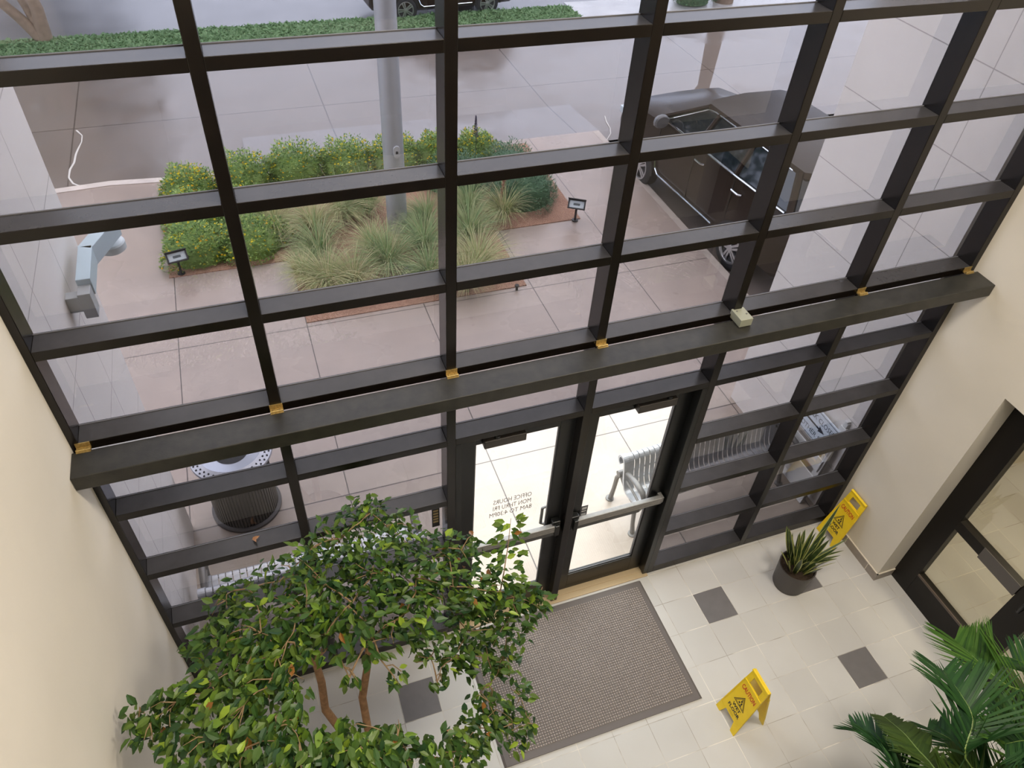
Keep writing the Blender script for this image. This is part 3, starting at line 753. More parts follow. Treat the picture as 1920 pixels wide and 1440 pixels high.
frond([CB, px(1960, 1330, 'z', 1.6), px(1880, 1280, 'z', 1.75), px(1825, 1232, 'z', 1.70), px(1790, 1200, 'z', 1.6)], .42, 2, 34, spread=.7)
frond([CB, px(1822, 1440, 'z', 1.75), px(1824, 1350, 'z', 1.95), px(1800, 1300, 'z', 1.95), px(1768, 1258, 'z', 1.85)], .40, 0, 36, spread=.75)
frond([CB, px(1800, 1470, 'z', 1.7), px(1735, 1420, 'z', 1.65), px(1695, 1375, 'z', 1.55), px(1658, 1344, 'z', 1.4)], .20, 1, 40, spread=.9, fold=.1, wid=.012)
frond([CB, px(1760, 1500, 'z', 1.5), px(1690, 1430, 'z', 1.45), px(1645, 1385, 'z', 1.3), px(1602, 1368, 'z', 1.15)], .30, 0, 30, spread=.6)
frond([CB, px(1960, 1370, 'z', 1.5), px(1900, 1350, 'z', 1.5), px(1860, 1342, 'z', 1.4)], .30, 2, 22)
frond([CB, px(1840, 1430, 'z', 1.2), px(1780, 1385, 'z', 1.2), px(1740, 1365, 'z', 1.05)], .28, 0, 26)
frond([CB, px(1910, 1450, 'z', 1.7), px(1900, 1400, 'z', 1.85), px(1870, 1370, 'z', 1.85)], .36, 2, 26)
frond([CB, px(1980, 1420, 'z', 1.8), px(1930, 1390, 'z', 1.9), px(1885, 1395, 'z', 1.9)], .36, 0, 26)
frond([CB, px(1720, 1500, 'z', 1.4), px(1700, 1470, 'z', 1.5), px(1700, 1440, 'z', 1.45)], .30, 0, 24)
frond([CB, px(2000, 1330, 'z', 1.6), px(1970, 1270, 'z', 1.7), px(1900, 1235, 'z', 1.6)], .38, 0, 28)
frond([CB, px(1850, 1500, 'z', 1.5), px(1830, 1470, 'z', 1.6), px(1790, 1440, 'z', 1.6)], .32, 1, 26)

frond([CB, px(1880, 1470, 'z', 1.3), px(1840, 1445, 'z', 1.35), px(1800, 1425, 'z', 1.3)], .34, 0, 24)
frond([CB, px(1960, 1440, 'z', 1.35), px(1935, 1420, 'z', 1.4), px(1900, 1415, 'z', 1.35)], .34, 2, 24)

# ------------------------------------------------------------------ outside: wing walls, paving, road
b = MB(); b.box(-.60, -.03, .20, 1.84, 0, 7.8); struct(b.build('wall_wing_left', WINGM), 'pale stone panelled wing wall outside on the left')
b = MB(); b.box(6.16, 6.75, .20, 1.90, 0, 7.8); struct(b.build('wall_wing_right', WINGR), 'pale stone panelled wing wall outside on the right')
b = MB(); b.box(-12, -.30, .20, .5, -.12, 8.6); b.box(6.75, 20, .2, .5, -.12, 8.6); struct(b.build('wall_facade', WINGM), 'pale outer face of the building')
BED = [(-.11, 6.09), (1.495, 6.09), (1.505, 4.655), (4.525, 4.655), (4.525, 6.06), (5.95, 6.06), (5.98, 8.62), (-.13, 8.58)]
ground = MB()
ground.box(-10, 7.38, .14, 8.80, -.16, 0)
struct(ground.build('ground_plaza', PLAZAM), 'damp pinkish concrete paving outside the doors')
b = MB(); b.box(-22, 40, 8.5, 14.45, -.3, -.12); b.box(7.30, 40, .5, 8.6, -.3, -.12); struct(b.build('ground_driveway', DRIVEM), 'wet concrete driveway beyond the planting')
b = MB(); b.add([(1.2, 8.80, 0), (7.50, 8.80, 0), (7.50, 10.2, -.119), (1.2, 10.2, -.119), (1.2, 8.80, -.16), (7.50, 8.80, -.16)], [(0, 1, 2, 3), (0, 3, 4), (1, 5, 2)])
struct(b.build('ground_ramp', DRIVEM), 'wet concrete ramp from the paving down to the driveway')
b = MB(); b.box(-40, 60, 15.55, 60, -.3, -.14); struct(b.build('ground_street', STREETM), 'wet street beyond the grass strip')
b = MB(); b.box(9.6, 60, 14.42, 15.6, -.3, -.02); struct(b.build('ground_footway', mat('pale_wet_footway', (.40, .40, .41), .25, 0, .6, .12, 2)), 'pale wet concrete footway beyond the driveway')
# kerbs
b = MB()
pts = [(-10, 8.80), (-3.0, 8.80), (-1.75, 8.74), (-.9, 8.80), (-.1, 8.72), (1.5, 8.78)]
for i in range(len(pts) - 1):
    (x0, y0), (x1, y1) = pts[i], pts[i + 1]
    b.add([(x0, y0, -.12), (x1, y1, -.12), (x1, y1 + .15, -.12), (x0, y0 + .15, -.12), (x0, y0, .012), (x1, y1, .012), (x1, y1 + .15, .006), (x0, y0 + .15, .006)], [(4, 5, 6, 7), (0, 1, 5, 4), (2, 3, 7, 6), (1, 2, 6, 5), (3, 0, 4, 7)])
struct(b.build('ground_kerb', CURBM), 'pale concrete kerb behind the planting')
b = MB(); b.box(7.38, 7.50, .5, 8.80, -.14, .002); struct(b.build('ground_kerb_side', mat('side_kerb_concrete', (.40, .345, .305), .45, 0, .5, .12, 4)), 'pale concrete kerb beside the parked vehicle')
# cracks filled with white sealant
def ribbon(name, pts, wd, m, label):
    b = MB(); pts = [Vector(p) for p in pts]; rows = []
    for i, p in enumerate(pts):
        d = (pts[min(i + 1, len(pts) - 1)] - pts[max(i - 1, 0)]).normalized(); s = Vector((-d.y, d.x, 0)) * wd * rnd.uniform(.6, 1.3)
        rows.append((p - s, p + s))
    vs = [q for r_ in rows for q in r_]
    b.add(vs, [(2 * i, 2 * i + 1, 2 * i + 3, 2 * i + 2) for i in range(len(rows) - 1)])
    return tag(b.build(name, m), label, 'crack')
SEAL = mat('white_crack_sealant', (.55, .53, .50), .6)
def zz(uvs, z): return [px(u, v, 'z', z) for u, v in uvs]
ribbon('sealed_crack', zz([(143, 244), (154, 254), (153, 266), (146, 280), (142, 290), (139, 305), (131, 318), (129, 333), (137, 344), (160, 352), (178, 359), (192, 366)], -.117), .013, SEAL, 'white filled crack wriggling across the driveway at the left')
ribbon('sealed_crack', zz([(1134, 217), (1137, 228), (1144, 240), (1145, 250), (1138, 262), (1130, 270)], -.112), .009, SEAL, 'short white filled crack in the driveway near the parked vehicle')
# planting bed
b = MB(); b.prism(BED, -.02, .012); o = b.build('mulch', MULCH); tag(o, 'red brown gravel mulch of the planting bed around the pole', 'mulch', kind='stuff')

# grass strip by the street
GRASSM = leaf_mat('strip_grass', [(.4, (.17, .29, .14)), (.3, (.21, .34, .17)), (.3, (.13, .23, .11))], .6, .3, .3)
b = MB(); b.box(-22, 9.6, 14.42, 15.30, -.3, .0)
for k in range(9000):
    x = rnd.uniform(-4.5, 9.6); y = rnd.uniform(14.44, 15.32); a = rnd.uniform(0, PI); h = rnd.uniform(.015, .05); s = rnd.uniform(.02, .05)
    c_, s_ = math.cos(a) * s, math.sin(a) * s; lx, ly = rnd.uniform(-.06, .06), rnd.uniform(-.06, .06)
    b.add([(x - c_, y - s_, 0), (x + c_, y + s_, 0), (x + c_ * .3 + lx, y + s_ * .3 + ly, h), (x - c_ * .3 + lx, y - s_ * .3 + ly, h)], [(0, 1, 2, 3)])
tag(b.build('grass', GRASSM), 'strip of short green grass between driveway and street', 'grass', kind='stuff')

# ------------------------------------------------------------------ light pole
pl = thing('light_pole', 'thick round grey steel pole rising out of the planting bed', 'pole', (3.13, 6.48, 0))
b = MB(); b.lathe([(.150, 0), (.145, 1.2), (.136, 3.5), (.125, 7.0), (0, 7.0)], 32, (3.13, 6.48, 0)); b.build('shaft', GALV, pl, smooth=True)
b = MB()
ov = [(.045 * math.cos(a) , .045 * math.sin(a) + (.045 if math.sin(a) > 0 else -.045)) for a in [2 * PI * k / 24 for k in range(24)]]
xf = Matrix(((1, 0, 0, 3.145), (0, 0, 1, 6.322), (0, 1, 0, 1.33), (0, 0, 0, 1)))
b.prism(ov, -.012, .03, xf=xf); ac = b.build('access_plate', mat('pale_grey_plate', (.52, .53, .55), .45, .3), pl, bevel=.004)
b = MB(); b.prism([(p[0] * .35, p[1] * .22 - .0) for p in ov], -.016, 0, xf=xf); b.build('bolt', mat('dark_bolt', (.03, .03, .03), .5), ac)

# ------------------------------------------------------------------ shrubs and grasses
LANT = leaf_mat('yellow_green_shrub_leaves', [(.3, (.16, .28, .075)), (.3, (.25, .38, .10)), (.2, (.10, .19, .06)), (.2, (.38, .48, .13))], .5, .4, .3)
SAGE = leaf_mat('grey_green_shrub_leaves', [(.4, (.08, .17, .085)), (.35, (.12, .22, .12)), (.25, (.05, .11, .055))], .55, .4, .25)
FLOW = leaf_mat('yellow_flowers', [(.7, (.72, .58, .03)), (.3, (.78, .44, .02))], .6, .2, .3)
def shrub(c, r, h, n, m, label, flowers=0, leaf=.045, narrow=.45, group=None):
    root = thing('flowering_shrub' if flowers else 'round_shrub', label, 'shrub', (c[0], c[1], .01), group=group)
    b = MB(); b.lathe([(.03, 0), (.02, .12)], 6, (c[0], c[1], .01))
    for k in range(5):
        a = rnd.uniform(0, 2 * PI); b.tube([(c[0], c[1], .03), (c[0] + math.cos(a) * r[0] * .4, c[1] + math.sin(a) * r[1] * .4, h * .5)], .008, 5)
    b.build('stem', BARK, root)
    b = MB(); f = MB()
    b.lathe([(1.0, 0), (.98, .35), (.86, .62), (.55, .80), (.2, .86), (0, .87)], 18, (0, 0, 0), 0, Matrix.Translation((c[0], c[1], .012)) @ Matrix.Diagonal((r[0] * .80, r[1] * .80, h * .78, 1)))
    for k in range(int(n * 1.5)):
        a = rnd.uniform(0, 2 * PI); u = rnd.random() ** .5; zz_ = (1 - u ** 2.6)
        lump = 1 + .16 * math.sin(3 * a + c[0] * 7) + .1 * math.sin(5 * a + c[1] * 5)
        hh = h * (.35 + .65 * zz_) * rnd.uniform(.55, 1.05) * (1 + .15 * math.sin(9 * u + 4 * a))
        p = Vector((c[0] + math.cos(a) * u * r[0] * lump, c[1] + math.sin(a) * u * r[1] * lump, .02 + max(.02, hh)))
        if rnd.random() < .15 or u > .85: p.z *= rnd.uniform(.25, .95)
        d = Vector((math.cos(a) * u + rnd.uniform(-.8, .8), math.sin(a) * u + rnd.uniform(-.8, .8), rnd.uniform(-.2, 1.0))).normalized()
        s = d.cross(Vector((rnd.uniform(-.4, .4), rnd.uniform(-.4, .4), 1))).normalized(); L = leaf * rnd.uniform(.7, 1.3)
        b.add([p, p + d * L * .5 + s * L * narrow * .5, p + d * L, p + d * L * .5 - s * L * narrow * .5], [(0, 1, 2, 3)])
        if flowers and k < flowers * 2:
            q = p + Vector((0, 0, .015)); nn = Vector((rnd.uniform(-.4, .4), rnd.uniform(-.6, .2), 1)).normalized(); t1 = nn.cross(Vector((1, 0, 0))).normalized(); t2 = nn.cross(t1); rr = rnd.uniform(.012, .021)
            f.add([q + nn * rr * .6] + [q + (t1 * math.cos(2 * PI * j / 6) + t2 * math.sin(2 * PI * j / 6)) * rr for j in range(6)], [(0, 1 + j, 1 + (j + 1) % 6) for j in range(6)])
    b.build('foliage', m, root)
    if flowers: f.build('blossoms', FLOW, root)
    return root
shrub((.30, 6.55), (.50, .44), .42, 2300, LANT, 'yellow flowering shrub behind the left floodlight, nearest the building', 70)
shrub((1.02, 6.55), (.52, .45), .40, 2300, LANT, 'yellow flowering shrub beside the concrete notch, right of the left floodlight shrub', 60)
shrub((.30, 7.35), (.50, .50), .44, 2000, LANT, 'yellow flowering shrub at the left edge of the bed, middle of the side row', 40)
shrub((1.05, 7.35), (.48, .46), .42, 1700, LANT, 'green shrub with few flowers tucked behind the front left pair', 25)
shrub((.28, 8.18), (.46, .42), .44, 2300, LANT, 'brightest yellow flowering shrub in the far left corner of the bed', 170)
shrub((1.10, 8.30), (.50, .42), .50, 2300, LANT, 'yellow flowering shrub in the back row, second from the left corner', 70)
shrub((1.90, 8.35), (.52, .40), .56, 2400, LANT, 'tallest flowering shrub of the back row, left of the pole', 60)
shrub((2.72, 8.35), (.50, .40), .52, 2400, LANT, 'yellow flowering shrub in the back row seen just left of the pole', 120)
shrub((3.50, 8.35), (.50, .40), .48, 2300, LANT, 'yellow flowering shrub in the back row seen just right of the pole', 150)
shrub((4.28, 8.40), (.50, .38), .46, 2300, LANT, 'yellow flowering shrub in the back row, second from its right end', 130)
shrub((4.95, 8.42), (.42, .34), .40, 1900, LANT, 'yellow flowering shrub at the right end of the back row', 100)
shrub((5.22, 6.85), (.62, .52), .62, 3600, SAGE, 'round grey green shrub beside the right floodlight', 0, .055, .22)
shrub((4.35, 7.55), (.60, .42), .5, 2300, SAGE, 'low grey green shrub behind the grasses, left of the round one', 0, .055, .22)
shrub((5.35, 7.75), (.45, .45), .45, 1700, SAGE, 'grey green shrub at the right edge of the bed behind the round one', 0, .055, .22)
STRAW = leaf_mat('feather_grass_blades', [(.3, (.56, .54, .30)), (.25, (.38, .44, .21)), (.25, (.68, .60, .38)), (.2, (.28, .36, .15))], .6, .3, .35)
GREENG = leaf_mat('greener_grass_blades', [(.35, (.25, .36, .16)), (.3, (.36, .44, .21)), (.2, (.54, .54, .31)), (.15, (.17, .28, .13))], .6, .3, .35)
def clump(c, L, n, m, label, lean=(0, 0), spread=1.0):
    root = thing('feather_grass', label, 'grass clump', (c[0], c[1], .01), group='feather grass clumps in the planting bed')
    b = MB(); b.lathe([(.05, 0), (.045, .05), (0, .06)], 8, (c[0], c[1], .01)); b.build('crown', mat('straw_crown', (.25, .2, .1), .8), root)
    b = MB()
    for k in range(n):
        a = rnd.uniform(0, 2 * PI); t = rnd.random() ** .7 * spread
        d = Vector((math.cos(a) * t + lean[0], math.sin(a) * t + lean[1], 1.05)).normalized(); p = Vector((c[0] + math.cos(a) * .04 * rnd.random(), c[1] + math.sin(a) * .04 * rnd.random(), .03))
        s = d.cross(Vector((0, 0, 1))); s = s.normalized() if s.length > .01 else Vector((1, 0, 0))
        ln = L * rnd.uniform(.6, 1.12); wv = rnd.uniform(.003, .006); rows = []
        dro = rnd.uniform(1.1, 2.5)
        for j in range(6):
            u = j / 5; rows.append((p - s * wv * (1.1 - u), p + s * wv * (1.1 - u))); p = p + d * ln / 5
            d = (d + Vector((math.cos(a) * .12 + lean[0] * .2, math.sin(a) * .12 + lean[1] * .2, -dro / 5 * (.4 + u)))).normalized()
            if p.z < .03: p.z = .03
        b.add([q for r_ in rows for q in r_], [(2 * j, 2 * j + 1, 2 * j + 3, 2 * j + 2) for j in range(5)])
    b.build('blades', m, root)
GC = [((515, 425), .50, 0, 'straw coloured grass clump beside the flowering shrub, leaning left'), ((590, 430), .52, 0, 'pale grass clump between the flowering shrub and the mulch gap'),
      ((640, 405), .52, 0, 'wind bent grass clump in the back, left of the pole'), ((690, 395), .52, 1, 'dark olive grass clump touching the pole on its left'),
      ((600, 475), .48, 1, 'greyish green grass clump with straw tips in the middle of the left half'), ((572, 520), .34, 0, 'small thin straw tuft at the corner of the concrete notch'),
      ((615, 530), .50, 0, 'straw grass clump in the front left, above the sill'), ((665, 530), .46, 0, 'dry pale grass clump in the front, left of the big green one'),
      ((730, 500), .58, 1, 'biggest green grass fountain, in front of the pole'), ((805, 520), .46, 1, 'grass clump beside the flat grey stone'),
      ((795, 465), .52, 1, 'green grass clump just right of the pole'), ((800, 415), .46, 1, 'bluish green grass clump behind the pole on its right'),
      ((880, 445), .50, 1, 'green grass clump in the middle of the right half'), ((895, 505), .56, 0, 'tall straw grass clump nearest the concrete slab on the right'),
      ((875, 540), .48, 0, 'yellowish grass clump in the front right by the mulch strip'), ((945, 405), .46, 0, 'yellow green grass clump against the round grey green shrub'),
      ((880, 395), .48, 1, 'grey green grass clump at the back, right of the pole'), ((700, 470), .40, 0, 'small straw grass clump in the mulch gap left of the pole foot')]
for (uv, L, g, lab) in GC:
    p = px(uv[0], uv[1], 'z', .05); clump((p.x, p.y), L * 1.42, 520, (STRAW, GREENG)[g], lab, (rnd.uniform(-.45, .25), rnd.uniform(-.35, .1)), rnd.uniform(.9, 1.3))
# dark salvia spike in the back row
p = px(891, 285, 'z', .35); root = thing('salvia_spike', 'thin dark purple flower spike standing up from the back row', 'flower', (p.x, p.y, .01))
b = MB(); b.tube([(p.x, p.y, .01), (p.x + .01, p.y, .5), (p.x, p.y + .01, .98)], [.008, .006, .003], 6); b.build('stalk', mat('dark_green_stalk', (.05, .07, .03), .6), root)
b = MB()
for k in range(60):
    zc = .62 + .36 * k / 60; a = k * 2.4; rr = .03 * (1.15 - k / 60); q = Vector((p.x + math.cos(a) * rr, p.y + math.sin(a) * rr, zc)); b.lathe([(0, -.012), (.012, 0), (0, .014)], 5, q)
b.build('florets', mat('dark_purple_florets', (.06, .045, .08), .7), root)
# reddish yucca stalk beside the round shrub
p = px(938, 370, 'z', .3); b = MB(); b.tube([(p.x, p.y, .01), (p.x + .03, p.y + .02, .35), (p.x + .08, p.y + .05, .75)], [.02, .018, .01], 8)
for k in range(26): b.lathe([(0, -.02), (.016, 0), (0, .02)], 6, (p.x + .03 + .05 * k / 26 + .02 * math.sin(k * 2.4), p.y + .02 + .03 * k / 26 + .02 * math.cos(k * 2.4), .33 + .42 * k / 26))
tag(b.build('flower_stalk', mat('dull_red_stalk', (.26, .13, .085), .7)), 'dull red flower stalk left of the round grey green shrub', 'flower')
b = MB(); p = px(778, 512, 'z', .03); b.lathe([(.0, -.03), (.17, -.03), (.19, .0), (.17, .035), (.10, .05), (0, .052)], 12, (p.x, p.y, .03)); tag(b.build('flat_stone', STONE, smooth=True), 'flat grey stone under the grasses in front of the pole', 'stone')
b = MB(); p = px(969, 541, 'z', .02); b.lathe([(.018, 0), (.018, .05), (.03, .055), (.03, .08), (.012, .085), (0, .085)], 14, (p.x, p.y, .0)); tag(b.build('sprinkler_head', RUBBER, smooth=True), 'small black sprinkler head at the mulch edge on the right', 'sprinkler')

# ------------------------------------------------------------------ floodlights
def flood(u, v, label, yaw):
    p = px(u, v, 'z', 0.02)
    root = thing('floodlight', label, 'floodlight', (p.x, p.y, .01))
    b = MB(); b.lathe([(.05, 0), (.05, .012), (.018, .02), (.018, .2), (0, .2)], 14); b.build('stem', FLOODB, root, world=False)
    hd = Matrix.Translation((0, 0, .27)) @ Matrix.Rotation(yaw, 4, 'Z') @ Matrix.Rotation(math.radians(-38), 4, 'X')
    b = MB(); W, H, D = .135, .075, .075
    b.add([Vector(q) for q in ((-W, -D, -H), (W, -D, -H), (W, -D, H), (-W, -D, H), (-W * .7, D, -H * .7), (W * .7, D, -H * .7), (W * .7, D, H * .7), (-W * .7, D, H * .7))],
          [(4, 7, 6, 5), (0, 4, 5, 1), (1, 5, 6, 2), (2, 6, 7, 3), (3, 7, 4, 0)], 0, hd)
    t = .022
    for (x0, x1, z0, z1) in ((-W, W, H - t, H), (-W, W, -H, -H + t), (-W, -W + t, -H, H), (W - t, W, -H, H)): b.box(x0, x1, -D - .02, -D + .01, z0, z1, 0, hd)
    b.box(-W - .004, W + .004, -D - .07, -D, H - .008, H + .004, 0, hd)
    head = b.build('head', FLOODB, root, world=False, bevel=.004)
    b = MB(); b.box(-W + t, W - t, -D - .002, -D + .004, -H + t, H - t, 0, hd); b.build('lens', LENS, head, world=False)
    b = MB(); b.box(-.05, .05, -D - .006, -D - .001, -.016, .016, 0, hd); b.build('emitter', mat('dark_emitter', (.10, .12, .13), .3), head, world=False)
    return root
flood(340, 512, 'small box floodlight at the left front corner of the planting bed', math.radians(12))
flood(1078, 412, 'small box floodlight right of the round grey green shrub', math.radians(-30))

# ------------------------------------------------------------------ wall lamp on the left wing wall
wl = thing('wall_lamp', 'pale blue angled wall lamp arm on the left wing wall', 'wall lamp', (-.03, 1.1, 3.4))
b = MB(); b.box(-.03, .046, 1.05, 1.12, 3.31, 3.42); b.box(.046, .118, 1.03, 1.14, 3.27, 3.45); b.build('mount', mat('grey_lamp_mount', (.42, .44, .45), .5), wl, bevel=.004)
b = MB(); b.box(.045, .128, 1.13, 1.50, 3.37, 3.49); b.build('arm', LAMPBLUE, wl, bevel=.004)
xf = Matrix.Translation((.09, 1.50, 3.43)) @ Matrix.Rotation(math.radians(-24), 4, 'Z')
b = MB(); b.box(-.045, .045, -.02, .34, -.07, .06, 0, xf); b.build('angled_arm', LAMPBLUE, wl, bevel=.004)
p = px(206, 455, 'z', 3.30)
b = MB(); b.lathe([(0, -.05), (.075, -.05), (.095, -.035), (.095, .012), (.085, .022), (0, .026)], 32, (p.x, p.y, 3.29)); b.tube([(p.x - .01, p.y, 3.30), (p.x - .05, p.y - .0, 3.38)], .02, 8); b.build('lamp_head', mat('pale_lamp_disc', (.60, .66, .68), .4), wl, smooth=True)

# ------------------------------------------------------------------ benches
PROF = [(-.160, .385), (-.172, .405), (-.160, .430), (-.13, .437), (-.07, .425), (0, .415), (.05, .43), (.085, .49), (.11, .58), (.13, .67), (.15, .735), (.185, .768), (.225, .757), (.245, .715), (.235, .675), (.205, .655)]
def smooth_poly(pts, n=4):
    out = []
    for i in range(len(pts) - 1):
        p0, p1, p2, p3 = [Vector(pts[max(0, min(len(pts) - 1, i + k))]) for k in (-1, 0, 1, 2)]
        for j in range(n):
            f = j / n; out.append(tuple(.5 * ((2 * p1) + (p2 - p0) * f + (2 * p0 - 5 * p1 + 4 * p2 - p3) * f * f + (3 * p1 - p0 - 3 * p2 + p3) * f ** 3)))
    out.append(tuple(pts[-1])); return out
def bench(L, loc, label):
    root = thing('bench', label, 'bench', loc, group='slatted metal benches outside the glazing')
    SW = Matrix(((0, 1, 0, 0), (1, 0, 0, 0), (0, 0, 1, 0), (0, 0, 0, 1)))   # strips run in Y, widths along X
    pf = smooth_poly(PROF, 3)
    n = int((L - .12) / .0585); p = (L - .12) / n
    b = MB()
    for i in range(n):
        x0 = -L / 2 + .06 + p * i + .0045; b.strip(pf, (x0, x0 + p - .009), .008, 0, SW)
    b.build('slats', CASTAL, root, world=False)
    b = MB()
    for (y, z) in ((-.15, .420), (.0, .402), (.105, .50), (.135, .62), (.195, .735)): b.tube([(-L / 2 + .04, y, z - .012), (L / 2 - .04, y, z - .012)], .010, 8)
    b.build('cross_bars', CASTAL, root, world=False)
    for sg in (-1, 1):
        b = MB(); x0 = sg * (L / 2 - .03); b.strip(pf, (x0 - .03, x0 + .03), .022, 0, SW); b.build('end_band', CASTAL, root, world=False)
        xx = sg * (L / 2 - .03)
        b = MB(); b.tube([(xx, .19, .50), (xx, .235, .40), (xx, .245, .20), (xx, .265, .02)], [.026, .024, .022, .026], 8); b.lathe([(.045, 0), (.045, .012), (.02, .02), (0, .02)], 12, (xx, .275, 0)); b.lathe([(.034, -.03), (.034, .03)], 14, (0, 0, 0), 0, Matrix.Translation((xx, .195, .51)) @ Matrix.Rotation(PI / 2, 4, 'Y'), True)
        b.build('leg', LEGM, root, world=False, smooth=True)
        b = MB(); b.tube([(xx, -.10, .40), (xx, -.15, .28), (xx, -.17, .14), (xx, -.20, .02)], [.026, .023, .021, .026], 8); b.lathe([(.045, 0), (.045, .012), (.02, .02), (0, .02)], 12, (xx, -.205, 0))
        b.build('leg', LEGM, root, world=False, smooth=True)
        b = MB(); b.tube([(xx, .19, .49), (xx, .08, .42), (xx, -.04, .385), (xx, -.19, .385)], .017, 8)
        b.tube([(xx, -.19, .38), (xx, -.235, .50), (xx, -.235, .60), (xx, -.19, .655), (xx, -.08, .665), (xx, .06, .64), (xx, .13, .60)], [.02, .022, .026, .03, .03, .026, .02], 10)
        b.tube([(xx, -.225, .47), (xx, -.10, .50), (xx, .08, .52)], .013, 8)
        b.build('arm', LEGM, root, world=False, smooth=True)
    return root
bench(1.90, (5.02, .72, 0), 'slatted silver bench outside with the white barricade at its end').rotation_euler.z = math.radians(3.5)
bench(1.90, (1.06, .76, 0), 'slatted silver bench outside near the litter bin, behind the fig leaves').rotation_euler.z = PI

# ------------------------------------------------------------------ litter bin
bi = thing('litter_bin', 'round dark slatted litter bin with a pale metal lid, outside on the left', 'bin', (.50, 1.95, 0))
b = MB(); b.lathe([(0, .02), (.27, .02), (.27, .80), (.25, .80)], 36, (.50, 1.95, 0)); b.build('liner', mat('black_bin_liner', (.012, .012, .012), .6), bi, smooth=True)
b = MB()
for k in range(64):
    a = 2 * PI * k / 64; xf = Matrix.Translation((.50, 1.95, 0)) @ Matrix.Rotation(a, 4, 'Z'); b.box(.295, .308, -.0085, .0085, .03, .80, 0, xf)
b.build('slats', BINM, bi)
b = MB(); b.lathe([(.29, 0), (.335, 0), (.338, .03), (.315, .045), (.29, .045)], 48, (.50, 1.95, 0)); b.build('hoop', BINM, bi, smooth=True)
b = MB(); b.lathe([(.30, .78), (.33, .80), (.33, .82), (.30, .82)], 48, (.50, 1.95, 0)); b.build('hoop', BINM, bi, smooth=True)
b = MB(); b.lathe([(.365, .815), (.378, .830), (.372, .848), (.295, .875), (.285, .88), (.27, .872), (.17, .842), (.155, .835), (.15, .80)], 56, (.50, 1.95, 0)); 
for k in range(40):
    a = 2 * PI * k / 40
    for (rr, ph) in ((.352, 0), (.322, .5)):
        aa = a + ph * 2 * PI / 40; xf = Matrix.Translation((.50, 1.95, 0)) @ Matrix.Rotation(aa, 4, 'Z') @ Matrix.Translation((rr, 0, .848 + (.372 - rr) * .33 + .003)) @ Matrix.Rotation(.34, 4, 'Y')
        b.lathe([(.0095, -.001), (.0095, .0015), (0, .0015)], 8, (0, 0, 0), 1, xf)
li = b.build('lid', [BINTOP, mat('dark_hole', (.02, .02, .025), .8)], bi, smooth=True)
b = MB(); b.lathe([(.155, 0), (0, -.01)], 32, (.50, 1.95, .80)); b.build('opening', mat('dark_opening', (.02, .02, .022), .8), li)

# ------------------------------------------------------------------ barricade
ba = thing('barricade', 'white plastic folding barricade with sidewalk closed lettering beside a slatted bench', 'barricade', (6.09, .65, 0))
tiltb = math.atan2(.10, 1.15)
xfb = Matrix.Translation((6.015, .965, 0)) @ Matrix.Rotation(-PI / 2, 4, 'Z') @ Matrix.Rotation(PI / 2 - tiltb, 4, 'X')   # u along -Y, v up the panel, out towards -X
for (u0, u1) in ((0, .08), (.62, .70)):
    b = MB(); b.box(u0, u1, 0, 1.14, -.045, 0, 0, xfb); b.build('post', WHITEP, ba, bevel=.006)
    b = MB(); b.box(u0 + .012, u1 - .012, 1.14, 1.20, -.05, -.005, 0, xfb); b.box(u0 + .02, u1 - .02, 1.20, 1.225, -.06, .005, 0, xfb); b.build('top_cap', WHITEP, ba, bevel=.008)
b = MB(); b.box(.02, .68, .74, 1.08, .001, .02, 0, xfb); pn = b.build('sign_board', SIGNW, ba, bevel=.003)
for (v0, v1) in ((.10, .42), (.50, .66)):
    b = MB(); b.box(.02, .68, v0, v1, .001, .018, 0, xfb); b.build('lower_board', WHITEP, ba, bevel=.004)
frb = lambda u, v, h: xfb @ Vector((u, v, .0205 + h))
b = MB()
for (u0, u1, v0, v1) in ((.03, .67, 1.060, 1.066), (.03, .67, .752, .758), (.03, .036, .752, 1.066), (.664, .67, .752, 1.066)): b.add([frb(*q, .001) for q in ((u0, v0), (u1, v0), (u1, v1), (u0, v1))], [(0, 1, 2, 3)])
fit_text(b, 'SIDEWALK CLOSED', .045, .655, .965, 1.020, frb, lift=.001); fit_text(b, 'USE OTHER SIDE', .075, .625, .79, .845, frb, lift=.001)
b.add([frb(*q, .001) for q in ((.08, .898), (.47, .898), (.47, .918), (.08, .918))], [(0, 1, 2, 3)]); b.add([frb(*q, .001) for q in ((.45, .875), (.54, .908), (.45, .941))], [(0, 1, 2)])
b.build('lettering', mat('dark_blue_black_print', (.02, .025, .045), .5), pn)

# ------------------------------------------------------------------ dry leaf on the sill
p = px(476, 994, 'z', 1.95)
b = MB(); fig_leaf(b, Vector((p.x - .02, .07, 1.958)), Vector((1, .2, .25)), Vector((0, -.5, 1)), .055); fig_leaf(b, Vector((p.x - .01, .075, 1.958)), Vector((.4, -.9, .5)), Vector((.3, -.2, 1)), .05)
tag(b.build('dry_leaf', mat('dry_orange_leaf', (.30, .15, .07), .7)), 'curled dry brown leaf lying on a transom in front of the bin', 'leaf')

